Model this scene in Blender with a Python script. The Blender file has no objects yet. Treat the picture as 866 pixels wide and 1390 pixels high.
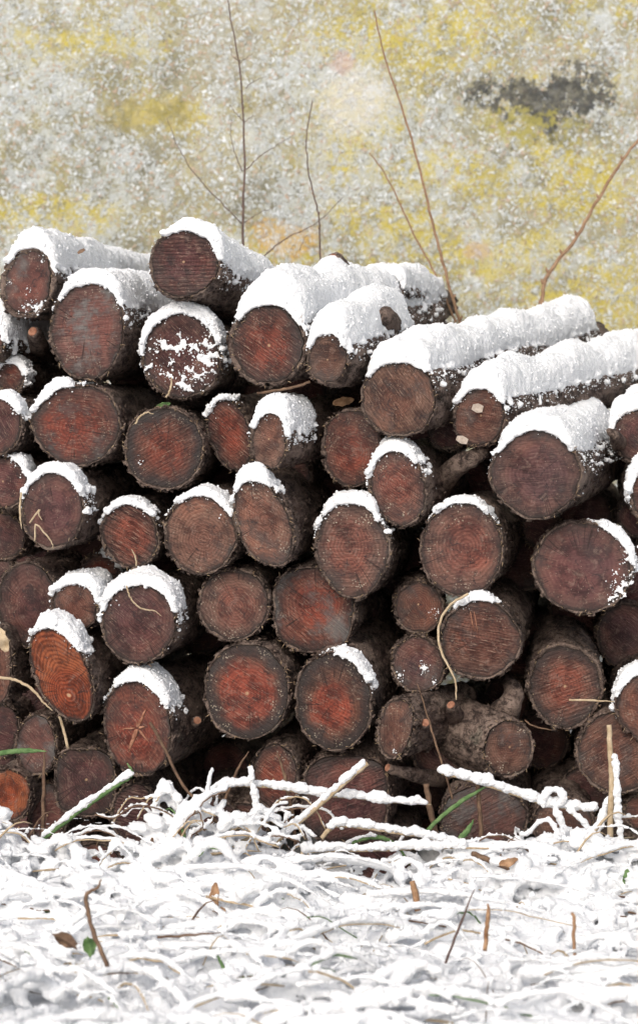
import bpy, bmesh, math, random
import numpy as np
from mathutils import Vector
R = math.radians
random.seed(7); rng = np.random.default_rng(7)
scene = bpy.context.scene
C = scene.collection

# ---------------------------------------------------------------- camera, sky, sun
S = 0.00125            # metres per photo pixel in the plane of the log ends (y = 0)
D = 3.5                # camera distance to that plane
H = 0.80               # camera height
CX, HY = 433.0, 550.0  # photo column / row of the vanishing point
cam = bpy.data.cameras.new('camera'); camo = bpy.data.objects.new('camera', cam); C.objects.link(camo)
camo.location = (0, -D, H); camo.rotation_euler = (R(90), 0, 0)
cam.sensor_fit = 'VERTICAL'; cam.sensor_height = 36; cam.lens = 36 * D / (1390 * S)
cam.shift_y = -(695 - HY) / 1390
cam.clip_start = 0.05; cam.clip_end = 500
cam.dof.use_dof = True; cam.dof.focus_distance = D; cam.dof.aperture_fstop = 4.8
scene.camera = camo

SUN_EL, SUN_AZ = R(36), R(-22)      # azimuth measured from the camera's side (-y), negative = from the left
w = bpy.data.worlds.new("World"); scene.world = w; w.use_nodes = True
nt = w.node_tree; nt.nodes.clear()
out = nt.nodes.new('ShaderNodeOutputWorld'); bg = nt.nodes.new('ShaderNodeBackground')
sky = nt.nodes.new('ShaderNodeTexSky'); sky.sky_type = 'NISHITA'; sky.sun_disc = False
sdir = Vector((math.sin(SUN_AZ) * math.cos(SUN_EL), -math.cos(SUN_AZ) * math.cos(SUN_EL), math.sin(SUN_EL)))
sky.sun_elevation = SUN_EL; sky.sun_rotation = math.atan2(sdir.x, sdir.y)
sky.air_density = 1.0; sky.dust_density = 6.0; sky.ozone_density = 1.0
hs = nt.nodes.new('ShaderNodeHueSaturation'); hs.inputs['Saturation'].default_value = 0.68
nt.links.new(sky.outputs[0], hs.inputs['Color']); nt.links.new(hs.outputs[0], bg.inputs['Color'])
bg.inputs['Strength'].default_value = 0.145
nt.links.new(bg.outputs[0], out.inputs['Surface'])
sl = bpy.data.lights.new('sun', 'SUN'); sl.energy = 1.3; sl.angle = R(40); sl.color = (1, .975, .94)
so = bpy.data.objects.new('sun', sl); C.objects.link(so)
so.rotation_euler = (-sdir).to_track_quat('-Z', 'Y').to_euler()
vs = scene.view_settings; vs.view_transform = 'Standard'; vs.look = 'None'; vs.exposure = -0.08; vs.gamma = 1

# ---------------------------------------------------------------- helpers
def at(px, py, y=0.0):
    k = S * (D + y) / D
    return Vector(((px - CX) * k, y, H + (HY - py) * k))

def hsh(ix, iy, iz, seed):
    n = (ix.astype(np.int64) * 73856093) ^ (iy.astype(np.int64) * 19349663) ^ (iz.astype(np.int64) * 83492791) ^ (seed * 2654435)
    n = (n ^ (n >> 13)) * 1274126177 & 0xffffffff
    n = (n ^ (n >> 16)) * 668265263 & 0xffffffff
    return ((n >> 8) & 0xffff) / 65535.0
def vnoise(x, y, z, seed=0):
    x, y, z = np.broadcast_arrays(np.asarray(x, float), np.asarray(y, float), np.asarray(z, float))
    ix, iy, iz = np.floor(x), np.floor(y), np.floor(z)
    fx, fy, fz = x - ix, y - iy, z - iz
    fx = fx * fx * (3 - 2 * fx); fy = fy * fy * (3 - 2 * fy); fz = fz * fz * (3 - 2 * fz)
    o = 0
    for a in (0, 1):
        for b in (0, 1):
            for c in (0, 1):
                o = o + hsh(ix + a, iy + b, iz + c, seed) * (fx if a else 1 - fx) * (fy if b else 1 - fy) * (fz if c else 1 - fz)
    return o * 2 - 1
def fbm(x, y, z, seed=0, oct=3):
    o = 0; a = 1; t = 0
    for k in range(oct):
        o = o + a * vnoise(np.asarray(x) * 2 ** k, np.asarray(y) * 2 ** k, np.asarray(z) * 2 ** k, seed + k * 17); t += a; a *= .5
    return o / t

def mesh(name, verts, faces, mats, smooth=True, mi=None):
    me = bpy.data.meshes.new(name)
    me.from_pydata([tuple(v) for v in verts], [], faces)
    for m in (mats if isinstance(mats, (list, tuple)) else [mats]): me.materials.append(m)
    if smooth: me.polygons.foreach_set('use_smooth', [True] * len(me.polygons))
    if mi is not None: me.polygons.foreach_set('material_index', mi)
    me.update(); return me
def link(name, me, parent=None, loc=None):
    o = bpy.data.objects.new(name, me); C.objects.link(o)
    if parent is not None: o.parent = parent
    if loc is not None: o.location = loc
    return o
def thing(name, label, cat, loc=(0, 0, 0), group=None, data=None):
    o = bpy.data.objects.new(name, data); C.objects.link(o); o.location = loc
    o['label'] = label; o['category'] = cat
    if group: o['group'] = group
    return o

def tube_geo(pts, rads, n=8, flat=1.0, lump=0, seed=0, up=None):
    """tube round a polyline; returns verts, faces"""
    pts = [Vector(p) for p in pts]; V = []; F = []
    for i, p in enumerate(pts):
        t = (pts[min(i + 1, len(pts) - 1)] - pts[max(i - 1, 0)]).normalized()
        u = (up or Vector((0, 1, 0)))
        a = t.cross(u)
        if a.length < 1e-3: a = t.cross(Vector((1, 0, 0)))
        a.normalize(); b = t.cross(a).normalized()
        for k in range(n):
            th = 2 * math.pi * k / n
            rr = rads[i] * (1 + (lump * random.uniform(-1, 1) if lump else 0))
            V.append(p + a * math.cos(th) * rr + b * math.sin(th) * rr * flat)
    for i in range(len(pts) - 1):
        for k in range(n):
            F.append((i * n + k, i * n + (k + 1) % n, (i + 1) * n + (k + 1) % n, (i + 1) * n + k))
    F.append(tuple(range(n - 1, -1, -1))); F.append(tuple((len(pts) - 1) * n + k for k in range(n)))
    return V, F
def smooth_line(ctrl, n=5, jit=0.0):
    """Catmull-Rom through the control points"""
    P = [Vector(c) for c in ctrl]; P = [P[0] * 2 - P[1]] + P + [P[-1] * 2 - P[-2]]
    o = []
    for i in range(1, len(P) - 2):
        for k in range(n):
            t = k / n
            q = 0.5 * ((2 * P[i]) + (P[i + 1] - P[i - 1]) * t + (2 * P[i - 1] - 5 * P[i] + 4 * P[i + 1] - P[i + 2]) * t * t
                       + (-P[i - 1] + 3 * P[i] - 3 * P[i + 1] + P[i + 2]) * t ** 3)
            if jit: q = q + Vector((random.uniform(-jit, jit), random.uniform(-jit, jit), random.uniform(-jit, jit)))
            o.append(q)
    o.append(P[-2]); return o
class Soup:
    def __init__(s): s.V = []; s.F = []; s.M = []
    def add(s, V, F, m=0):
        o = len(s.V); s.V += [tuple(v) for v in V]; s.F += [tuple(i + o for i in f) for f in F]; s.M += [m] * len(F)
    def tube(s, pts, rads, n=8, m=0, **k): s.add(*tube_geo(pts, rads, n, **k), m)
    def mesh(s, name, mats, smooth=True): return mesh(name, s.V, s.F, mats, smooth, s.M)
# small ball template
_bm = bmesh.new(); bmesh.ops.create_icosphere(_bm, subdivisions=2, radius=1)
BALL_V = np.array([v.co[:] for v in _bm.verts]); BALL_F = [tuple(v.index for v in f.verts) for f in _bm.faces]; _bm.free()
def ball(sp, c, r, sq=(1, 1, 1), m=0):
    sp.add(BALL_V * (np.array(sq) * r) + np.array(c), BALL_F, m)
def remesh(me, voxel, disp=0.0, freq=200, seed=0, sm=1, big=0.0):
    """union of everything in the mesh, then a fine grain of lumps"""
    o = bpy.data.objects.new('tmp', me); C.objects.link(o)
    md = o.modifiers.new('r', 'REMESH'); md.mode = 'VOXEL'; md.voxel_size = voxel
    if sm: s = o.modifiers.new('s', 'SMOOTH'); s.iterations = sm; s.factor = .5
    dg = bpy.context.evaluated_depsgraph_get(); dg.update()
    m2 = bpy.data.meshes.new_from_object(o.evaluated_get(dg))
    bpy.data.objects.remove(o); bpy.data.meshes.remove(me)
    n = len(m2.vertices)
    if disp and n:
        co = np.empty(n * 3); m2.vertices.foreach_get('co', co); no = np.empty(n * 3)
        m2.vertices.foreach_get('normal', no); co = co.reshape(-1, 3); no = no.reshape(-1, 3)
        d = fbm(co[:, 0] * freq, co[:, 1] * freq, co[:, 2] * freq, seed, 2) * disp
        if big: d += (np.abs(vnoise(co[:, 0] * 75, co[:, 1] * 75, co[:, 2] * 75, seed + 3)) * 1.6 - .6) * big
        co += no * d[:, None]; m2.vertices.foreach_set('co', co.ravel())
    m2.polygons.foreach_set('use_smooth', [True] * len(m2.polygons)); m2.update()
    return m2

_bm = bmesh.new(); bmesh.ops.create_icosphere(_bm, subdivisions=1, radius=1)
SB_V = np.array([v.co[:] for v in _bm.verts]); SB_F = np.array([[v.index for v in f.verts] for f in _bm.faces]); _bm.free()
def powder(me, n, r0, r1, extra=None, seed=0):
    """small crumbs of snow settled on the surface of me (and at the extra points)"""
    rg = np.random.default_rng(seed); nv = len(me.vertices); co = np.empty(nv * 3); me.vertices.foreach_get('co', co); co = co.reshape(-1, 3)
    no = np.empty(nv * 3); me.vertices.foreach_get('normal', no); no = no.reshape(-1, 3)
    idx = rg.integers(0, nv, int(n)); P = co[idx] + no[idx] * r0 * .3; rad = r0 + (r1 - r0) * rg.random(len(P)) ** 2
    if extra is not None and len(extra):
        P = np.concatenate([P, extra]); rad = np.concatenate([rad, r0 * .7 + (r1 - r0) * .6 * rg.random(len(extra)) ** 2])
    m = len(P); sq = .6 + .7 * rg.random((m, 1, 3))
    jit = 1 + .5 * (rg.random((m, len(SB_V), 1)) - .5)
    VV = (SB_V[None] * jit * sq * rad[:, None, None] + P[:, None]).reshape(-1, 3)
    FF = (SB_F[None] + (np.arange(m) * len(SB_V))[:, None, None]).reshape(-1, 3)
    old = [tuple(p.vertices) for p in me.polygons]
    allv = np.concatenate([co, VV]); allf = old + [tuple(f) for f in (FF + nv).tolist()]
    m2 = bpy.data.meshes.new(me.name); m2.from_pydata(allv.tolist(), [], allf); m2.materials.append(SNOW)
    m2.polygons.foreach_set('use_smooth', [True] * len(m2.polygons)); m2.update(); bpy.data.meshes.remove(me)
    return m2

# ---------------------------------------------------------------- materials
class NT:
    def __init__(s, name):
        s.m = bpy.data.materials.new(name); s.m.use_nodes = True; s.t = s.m.node_tree
        s.b = s.t.nodes['Principled BSDF']; s.N = s.t.nodes; s.L = s.t.links
    def n(s, typ, **kw):
        x = s.N.new('ShaderNode' + typ)
        for k, v in kw.items(): setattr(x, k, v)
        return x
    def put(s, sock, v):
        if hasattr(v, 'is_output') or isinstance(v, bpy.types.NodeSocket): s.L.new(v, sock)
        else: sock.default_value = v
    def math(s, op, a, b=0.0, c=None, clamp=False):
        x = s.n('Math', operation=op, use_clamp=clamp); s.put(x.inputs[0], a); s.put(x.inputs[1], b)
        if c is not None: s.put(x.inputs[2], c)
        return x.outputs[0]
    def vmath(s, op, a, b):
        x = s.n('VectorMath', operation=op); s.put(x.inputs[0], a); s.put(x.inputs[1], b); return x
    def noise(s, vec, scale, detail=3, rough=.55, dist=0.0):
        x = s.n('TexNoise'); s.put(x.inputs['Vector'], vec); x.inputs['Scale'].default_value = scale
        x.inputs['Detail'].default_value = detail; x.inputs['Roughness'].default_value = rough; x.inputs['Distortion'].default_value = dist
        return x.outputs['Fac']
    def ramp(s, v, *stops):
        x = s.n('ValToRGB'); s.put(x.inputs[0], v); e = x.color_ramp.elements
        while len(e) < len(stops): e.new(.5)
        for i, (p, c) in enumerate(stops):
            e[i].position = p; e[i].color = (c, c, c, 1) if isinstance(c, (int, float)) else (*c, 1)
        return x.outputs[0]
    def mix(s, f, a, b, mode='MIX'):
        x = s.n('Mix', data_type='RGBA', blend_type=mode); s.put(x.inputs[0], f)
        s.put(x.inputs[6], a if not isinstance(a, tuple) else (*a, 1)[:4]); s.put(x.inputs[7], b if not isinstance(b, tuple) else (*b, 1)[:4])
        return x.outputs[2]
    def step(s, v, lo, hi):
        x = s.n('MapRange', interpolation_type='SMOOTHSTEP'); s.put(x.inputs[0], v)
        s.put(x.inputs[1], lo); s.put(x.inputs[2], hi); return x.outputs[0]
    def attr(s, name, vec=False):
        x = s.n('Attribute', attribute_type='OBJECT', attribute_name=name)
        return x.outputs['Color'] if vec else x.outputs['Fac']
    def obj(s): return s.n('TexCoord').outputs['Object']
    def rand(s): return s.n('ObjectInfo').outputs['Random']
    def off(s, vec):
        """shift the pattern by the object's own number"""
        x = s.vmath('ADD', vec, (0, 0, 0)); cmb = s.n('CombineXYZ'); r = s.math('MULTIPLY', s.rand(), 37.0)
        s.L.new(r, cmb.inputs[0]); s.L.new(r, cmb.inputs[1]); s.L.new(r, cmb.inputs[2]); s.L.new(cmb.outputs[0], x.inputs[1]); return x.outputs[0]
    def bump(s, h, dist, strength=1.0, prev=None):
        x = s.n('Bump'); s.put(x.inputs['Height'], h); x.inputs['Distance'].default_value = dist; x.inputs['Strength'].default_value = strength
        if prev: s.L.new(prev, x.inputs['Normal'])
        return x.outputs[0]
    def finish(s, col, rough, nrm=None, spec=None):
        s.put(s.b.inputs['Base Color'], col if not isinstance(col, tuple) else (*col, 1)); s.put(s.b.inputs['Roughness'], rough)
        if nrm: s.L.new(nrm, s.b.inputs['Normal'])
        if spec is not None: s.b.inputs['Specular IOR Level'].default_value = spec
        return s.m

def mat_snow(name='snow', deep=False):
    s = NT(name); g = s.n('NewGeometry').outputs['Position']
    n1 = s.noise(g, 420, 2, .6); n2 = s.noise(g, 110, 3, .6)
    vo = s.n('TexVoronoi', feature='SMOOTH_F1'); s.L.new(g, vo.inputs['Vector']); vo.inputs['Scale'].default_value = 330
    b = s.bump(n2, .005, .6); b = s.bump(n1, .0022, .9, b); b = s.bump(s.math('SUBTRACT', 1.0, vo.outputs['Distance']), .0012, .6, b)
    s.b.inputs['Subsurface Weight'].default_value = 0.0
    col = s.mix(s.noise(g, 30, 3), (.84, .865, .90), (.90, .915, .935))
    return s.finish(col, .75, b, .2)
def mat_bark():
    s = NT('bark'); p = s.off(s.obj())
    mp = s.n('Mapping'); s.L.new(p, mp.inputs[0]); mp.inputs['Scale'].default_value = (1, .38, 1)
    q = mp.outputs[0]
    n1 = s.noise(q, 34, 6, .75, .6); n2 = s.noise(q, 120, 4, .75, .8); n3 = s.noise(p, 9, 3)
    v = s.n('TexVoronoi', feature='F1'); s.L.new(q, v.inputs['Vector']); v.inputs['Scale'].default_value = 85
    v2 = s.n('TexVoronoi', feature='F1'); s.L.new(p, v2.inputs['Vector']); v2.inputs['Scale'].default_value = 240
    h = s.math('ADD', s.math('MULTIPLY', n1, .8), s.math('MULTIPLY', n2, .6))
    c = s.ramp(h, (.52, (.012, .009, .008)), (.64, (.080, .055, .046)), (.76, (.27, .20, .165)))
    c = s.mix(s.math('MULTIPLY', s.step(n3, .5, .72), .65), c, (.085, .048, .040))
    fl = s.math('MULTIPLY', s.step(v2.outputs['Distance'], .22, .10), s.step(s.noise(p, 60, 2), .46, .58))
    c = s.mix(s.math('MULTIPLY', fl, .75), c, (.34, .29, .23))                          # lichen flecks, dust
    c = s.mix(s.math('MULTIPLY', s.step(s.noise(p, 22, 3, .6), .60, .72), s.attr('lichen')), c, (.20, .20, .155))
    c = s.mix(s.attr('dim'), c, s.mix(1.0, c, (.45, .42, .42), 'MULTIPLY'))  # darker bark tone; high values paint gap shade onto recessed logs
    b = s.bump(n1, .016, 1.0); b = s.bump(s.math('SUBTRACT', 1.0, v.outputs['Distance']), .004, .8, b); b = s.bump(n2, .004, .9, b)
    return s.finish(c, .78, b, .35)
def mat_face():
    s = NT('end_grain'); o = s.obj(); p = s.off(o)
    uv = s.n('TexCoord').outputs['UV']
    pith = s.attr('pith', True)
    rim_r = s.vmath('LENGTH', uv, (0, 0, 0)).outputs['Value']
    d = s.vmath('SUBTRACT', uv, pith).outputs[0]
    r0 = s.vmath('LENGTH', d, (0, 0, 0)).outputs['Value']
    wob = s.math('MULTIPLY', s.math('SUBTRACT', s.noise(p, 22, 4, .65), .5), .55)
    r = s.math('ADD', s.math('ADD', s.math('MULTIPLY', r0, s.math('SUBTRACT', 1.15, s.math('MULTIPLY', rim_r, .15))), wob), 0.0)
    rr = s.math('ADD', rim_r, s.math('MULTIPLY', s.math('SUBTRACT', s.noise(p, 42, 4, .65), .5), .34))
    n1 = s.noise(p, 34, 5, .65); n2 = s.noise(p, 120, 4, .7); n3 = s.noise(p, 13, 2)
    heart, sap = s.attr('heart', True), s.attr('sap', True)
    c = s.mix(s.step(r, s.attr('heart_r'), s.math('ADD', s.attr('heart_r'), .28)), heart, sap)
    c = s.mix(s.math('MULTIPLY', s.step(n1, .42, .62), .85), c, s.mix(1.0, c, (.34, .30, .32), 'MULTIPLY'))
    c = s.mix(s.math('MULTIPLY', s.step(n3, .45, .70), .55), c, s.mix(1.0, c, (1.6, 1.25, 1.1), 'MULTIPLY'))
    c = s.mix(s.math('MULTIPLY', s.step(s.noise(p, 48, 5, .7, 1.2), .54, .66), .45), c, (.24, .165, .135))
    c = s.mix(s.math('MULTIPLY', s.step(s.noise(s.vmath('ADD', p, (9, 9, 9)).outputs[0], 55, 5, .75, 1.0), .57, .66), .75), c, (.028, .022, .024))
    # annual rings
    rg = s.math('ADD', s.math('MULTIPLY', r0, s.math('SUBTRACT', 1.15, s.math('MULTIPLY', rim_r, .15))), s.math('MULTIPLY', s.math('SUBTRACT', s.noise(p, 12, 2), .5), .22))
    ring = s.math('MULTIPLY_ADD', s.math('SINE', s.math('ADD', s.math('MULTIPLY', rg, 70.0), s.math('MULTIPLY', n1, 3.0))), .5, .5)
    c = s.mix(s.math('MULTIPLY', ring, s.attr('rings')), c, s.mix(1.0, c, (.42, .34, .34), 'MULTIPLY'))
    # saw marks : straight ridges at the log's own angle
    ang = s.attr('saw_angle'); sep = s.n('SeparateXYZ'); s.L.new(o, sep.inputs[0])
    t = s.math('ADD', s.math('MULTIPLY', sep.outputs[0], s.math('COSINE', ang)), s.math('MULTIPLY', sep.outputs[2], s.math('SINE', ang)))
    u = s.math('SUBTRACT', s.math('MULTIPLY', sep.outputs[2], s.math('COSINE', ang)), s.math('MULTIPLY', sep.outputs[0], s.math('SINE', ang)))
    cm = s.n('CombineXYZ'); s.L.new(s.math('MULTIPLY', t, 330), cm.inputs[0]); s.L.new(s.math('MULTIPLY', u, 14), cm.inputs[1])
    s.L.new(s.math('MULTIPLY', s.rand(), 50), cm.inputs[2])
    streak = s.noise(cm.outputs[0], 1.0, 3, .7)
    sawk = s.math('MULTIPLY_ADD', s.attr('saw'), .75, .12)
    saw = s.math('MULTIPLY_ADD', s.math('SINE', s.math('ADD', s.math('MULTIPLY', t, s.attr('saw_freq')), s.math('MULTIPLY', streak, 9.0))), .5, .5)
    k = s.math('MULTIPLY', s.step(saw, .45, .95), s.math('MULTIPLY', s.attr('saw'), s.attr('saw')))
    k = s.math('MULTIPLY', k, s.step(s.noise(p, 22, 3, .65), .38, .62))
    c = s.mix(k, c, s.mix(1.0, c, (.38, .32, .34), 'MULTIPLY'))
    c = s.mix(s.math('MULTIPLY', s.step(streak, .45, .75), sawk), c, s.mix(1.0, c, (.50, .46, .48), 'MULTIPLY'))
    c = s.mix(s.math('MULTIPLY', s.step(streak, .42, .25), sawk), c, s.mix(1.0, c, (1.55, 1.45, 1.4), 'MULTIPLY'))
    # fibres torn by the saw: fine light and dark streaks
    cm2 = s.n('CombineXYZ'); s.L.new(s.math('MULTIPLY', t, 700), cm2.inputs[0]); s.L.new(s.math('MULTIPLY', u, 60), cm2.inputs[1]); s.L.new(s.math('MULTIPLY', s.rand(), 90), cm2.inputs[2])
    fib = s.noise(cm2.outputs[0], 1.0, 2, .6)
    c = s.mix(s.math('MULTIPLY', s.step(fib, .58, .72), sawk), c, (.36, .25, .19))
    c = s.mix(s.math('MULTIPLY', s.step(fib, .42, .30), sawk), c, (.035, .022, .022))
    # grime and dark weathering towards the bark
    g = s.math('MULTIPLY', s.step(rr, s_lo, s_hi), s.attr('grime'))
    c = s.mix(g, c, (.030, .026, .026))
    c = s.mix(s.math('MULTIPLY', s.step(rr, .90, 1.0), .85), c, (.028, .022, .020))
    # pale mould specks, thickest in a ring
    ringm = s.math('MULTIPLY', s.step(rr, .45, .68), s.step(rr, 1.04, .92))
    vv = s.n('TexVoronoi', feature='F1'); s.L.new(p, vv.inputs['Vector']); vv.inputs['Scale'].default_value = 260
    spk = s.math('MULTIPLY', s.step(vv.outputs['Distance'], .42, .22), s.step(s.noise(p, 44, 4, .7), .52, .62))
    c = s.mix(s.math('MULTIPLY', s.math('MULTIPLY', spk, ringm), s.attr('mould')), c, (.36, .305, .24))
    vw = s.n('TexVoronoi', feature='F1'); s.L.new(p, vw.inputs['Vector']); vw.inputs['Scale'].default_value = 170
    c = s.mix(s.math('MULTIPLY', s.math('MULTIPLY', s.step(vw.outputs['Distance'], .15, .09), s.step(s.noise(p, 30, 2), .45, .6)), .6), c, (.40, .30, .24))
    # grey film
    c = s.mix(s.math('MULTIPLY', s.step(s.noise(p, 17, 4, .7), .48, .70), s.attr('film')), c, (.17, .165, .16))
    # radial drying checks
    nd = s.vmath('NORMALIZE', d, (0, 0, 0)).outputs[0]; sc_ = s.vmath('SCALE', nd, (0, 0, 0)); sc_.inputs['Scale'].default_value = 3.2
    ad = s.vmath('ADD', sc_.outputs[0], p); rn = s.noise(ad.outputs[0], 1.0, 3, .7)
    ck = s.math('MULTIPLY', s.step(s.math('ABSOLUTE', s.math('SUBTRACT', rn, .5)), .016, .003), s.step(s.noise(p, 24, 2), .50, .60))
    c = s.mix(s.math('MULTIPLY', ck, .8), c, (.020, .012, .011))
    # pale centre dot
    c = s.mix(s.math('MULTIPLY', s.step(r0, .055, .02), s.attr('pithdot')), c, (.45, .30, .18))
    b = s.bump(saw, .0022, s_one); s.put(b.node.inputs['Strength'], s.math('MULTIPLY', s.attr('saw'), .6))
    b = s.bump(streak, .0016, .8, b); b = s.bump(n2, .0022, .8, b); b = s.bump(fib, .0012, .8, b); b = s.bump(n1, .003, .5, b)
    return s.finish(c, .68, b, .22)
s_lo, s_hi, s_one = .62, .92, .8
def mat_plain(name, col, col2, scale=60, rough=.75, stretch=None, bump=.001):
    s = NT(name); p = s.off(s.obj())
    if stretch:
        mp = s.n('Mapping'); s.L.new(p, mp.inputs[0]); mp.inputs['Scale'].default_value = stretch; p = mp.outputs[0]
    n = s.noise(p, scale, 4, .65)
    return s.finish(s.ramp(n, (.33, col), (.68, col2)), rough, s.bump(n, bump, .8), .3)
SNOW = mat_snow()
BARK, FACE = mat_bark(), mat_face()
STRAW = mat_plain('dry_straw', (.34, .25, .15), (.58, .47, .33), 90)
BROWN = mat_plain('dead_stalk_brown', (.085, .050, .034), (.22, .140, .09), 70)
LEAFB = mat_plain('withered_leaf', (.20, .10, .05), (.50, .32, .19), 60)
GREEN = mat_plain('green_blade', (.06, .13, .04), (.17, .27, .11), 80)
FIBRE = mat_plain('torn_fibre', (.24, .15, .09), (.50, .38, .24), 90)
TWIGM = mat_plain('twig_bark', (.085, .055, .050), (.17, .115, .095), 90)
TWIGO = mat_plain('tan_stem_bark', (.20, .115, .070), (.36, .235, .145), 70)
STUBW = mat_plain('stub_wood', (.17, .06, .035), (.42, .22, .14), 110)
PATCH = mat_plain('wood_chip_wood', (.30, .24, .20), (.55, .47, .40), 130)

def mat_wall():
    s = NT('roughcast_wall'); g = s.n('NewGeometry').outputs['Position']
    sep = s.n('SeparateXYZ'); s.L.new(g, sep.inputs[0])
    def patch(px, py, rx, ry, wob=.8, scl=14, edge=.5):
        c = at(px, py, WY); k = S * (D + WY) / D
        dx = s.math('DIVIDE', s.math('SUBTRACT', sep.outputs[0], c.x), rx * k)
        dz = s.math('DIVIDE', s.math('SUBTRACT', sep.outputs[2], c.z), ry * k)
        r = s.math('SQRT', s.math('ADD', s.math('MULTIPLY', dx, dx), s.math('MULTIPLY', dz, dz)))
        r = s.math('ADD', r, s.math('MULTIPLY', s.math('SUBTRACT', s.noise(g, scl, 5, .7), .5), wob * 2))
        r = s.math('ADD', r, s.math('MULTIPLY', s.math('SUBTRACT', s.noise(g, 75, 3, .7), .5), 1.5))
        return s.step(r, 1.0 + edge * .5, 1.0 - edge * .5)
    nz = lambda sc, d=4, ro=.6: s.noise(g, sc, d, ro)
    # render between the stones, stained by lichen
    base = s.ramp(nz(6, 6, .72), (.36, (.19, .185, .135)), (.50, (.31, .295, .20)), (.66, (.42, .38, .22)))
    base = s.mix(s.math('MULTIPLY', s.step(nz(2.6, 4), .50, .64), .6), base, (.44, .41, .31))
    ye = s.step(s.noise(s.vmath('ADD', g, (5, 3, 1)).outputs[0], 4.2, 6, .75), .47, .60)
    right = s.math('ADD', s.math('MULTIPLY', s.step(sep.outputs[0], -.35, .35), .55), .30)
    yamt = s.math('MULTIPLY', ye, right)
    for a in ((640, 345, 170, 38), (520, 300, 90, 30), (800, 400, 90, 50), (60, 300, 110, 30), (100, 60, 90, 26), (770, 250, 80, 50), (385, 335, 70, 26), (560, 50, 120, 46), (600, 240, 110, 40), (480, 160, 60, 60), (225, 155, 60, 20)):
        yamt = s.math('MAXIMUM', yamt, s.math('MULTIPLY', patch(*a, wob=1.8, scl=7, edge=.9), .85))
    yamt = s.math('MULTIPLY', yamt, s.step(nz(34, 4, .7), .36, .56))
    base = s.mix(yamt, base, (.50, .42, .08))
    base = s.mix(s.math('MULTIPLY', patch(385, 325, 42, 22, 1.2), .6), base, (.58, .34, .13))
    wv = s.n('TexNoise'); s.L.new(g, wv.inputs['Vector']); wv.inputs['Scale'].default_value = 70; wv.inputs['Detail'].default_value = 2
    gd = s.vmath('ADD', g, s.vmath('MULTIPLY', s.vmath('SUBTRACT', wv.outputs['Color'], (.5, .5, .5)).outputs[0], (.030, .030, .030)).outputs[0]).outputs[0]
    v = s.n('TexVoronoi', feature='F1'); s.L.new(gd, v.inputs['Vector']); v.inputs['Scale'].default_value = 105
    v2 = s.n('TexVoronoi', feature='F1'); s.L.new(gd, v2.inputs['Vector']); v2.inputs['Scale'].default_value = 150
    peb = s.step(v.outputs['Distance'], .66, .30)
    sc = s.n('SeparateColor'); s.L.new(v.outputs['Color'], sc.inputs[0])
    cov = s.step(s.math('ADD', s.math('MULTIPLY', sc.outputs[0], .42), s.math('MULTIPLY', nz(11, 5, .7), 1.1)), .44, .80)
    cov = s.math('MULTIPLY', cov, s.math('SUBTRACT', 1.0, s.math('MULTIPLY', yamt, .5)))
    pc = s.ramp(sc.outputs[1], (.0, (.42, .45, .45)), (.5, (.56, .60, .62)), (1.0, (.70, .74, .77)))
    pc = s.mix(s.step(sc.outputs[2], .80, .84), pc, (.46, .36, .28))
    film = s.step(s.noise(s.vmath('ADD', g, (2, 7, 4)).outputs[0], 4.5, 6, .75), .45, .56)
    film = s.math('MULTIPLY', s.math('MULTIPLY', film, s.step(nz(48, 4, .75), .38, .50)), s.math('SUBTRACT', 1.0, s.math('MULTIPLY', yamt, .7)))
    base = s.mix(s.math('MULTIPLY', film, .72), base, (.52, .56, .57))
    c = s.mix(s.math('MULTIPLY', peb, cov), base, pc)
    drk = s.math('MULTIPLY', s.step(v2.outputs['Distance'], .36, .16), s.step(nz(18, 5, .75), .40, .56))
    c = s.mix(s.math('MULTIPLY', drk, .85), c, (.10, .095, .07))
    c = s.mix(s.math('MULTIPLY', patch(478, 140, 44, 46, 1.2, 8, .8), .5), c, (.68, .68, .67))
    c = s.mix(s.math('MULTIPLY', patch(464, 84, 16, 16, .8, 20), .45), c, (.50, .32, .28))
    c = s.mix(s.math('MULTIPLY', patch(648, 340, 18, 12, .8, 20), .4), c, (.50, .32, .26))
    ol = s.math('MAXIMUM', patch(172, 157, 40, 24, 1.2, 14, .6), patch(235, 152, 34, 22, 1.2, 14, .8))
    ol = s.math('MULTIPLY', ol, s.step(nz(50, 4, .7), .32, .48))
    c = s.mix(s.math('MULTIPLY', ol, .8), c, s.mix(s.step(nz(30, 4), .4, .6), (.25, .22, .09), (.42, .36, .16)))
    dk = s.math('MAXIMUM', patch(788, 128, 44, 44, 1.3, 13, .4), s.math('MAXIMUM', patch(690, 128, 56, 24, 1.4, 13, .5), patch(742, 145, 60, 38, 1.3, 13, .5)))
    dk = s.math('MULTIPLY', dk, s.step(nz(32, 5, .75), .42, .50))
    c = s.mix(s.math('MULTIPLY', dk, .92), c, s.mix(s.step(nz(40, 4), .42, .62), (.050, .052, .052), (.130, .128, .110)))
    c = s.mix(s.math('MULTIPLY', s.math('MULTIPLY', patch(705, 172, 62, 24, 1.6, 9), s.step(nz(45, 3), .44, .56)), .8), c, (.34, .31, .09))
    b = s.bump(s.math('MULTIPLY', peb, cov), .004, .6); b = s.bump(nz(60, 4, .7), .006, .6, b)
    return s.finish(c, .88, b, .2)
WY = 1.55
WALLM = mat_wall()

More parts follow.
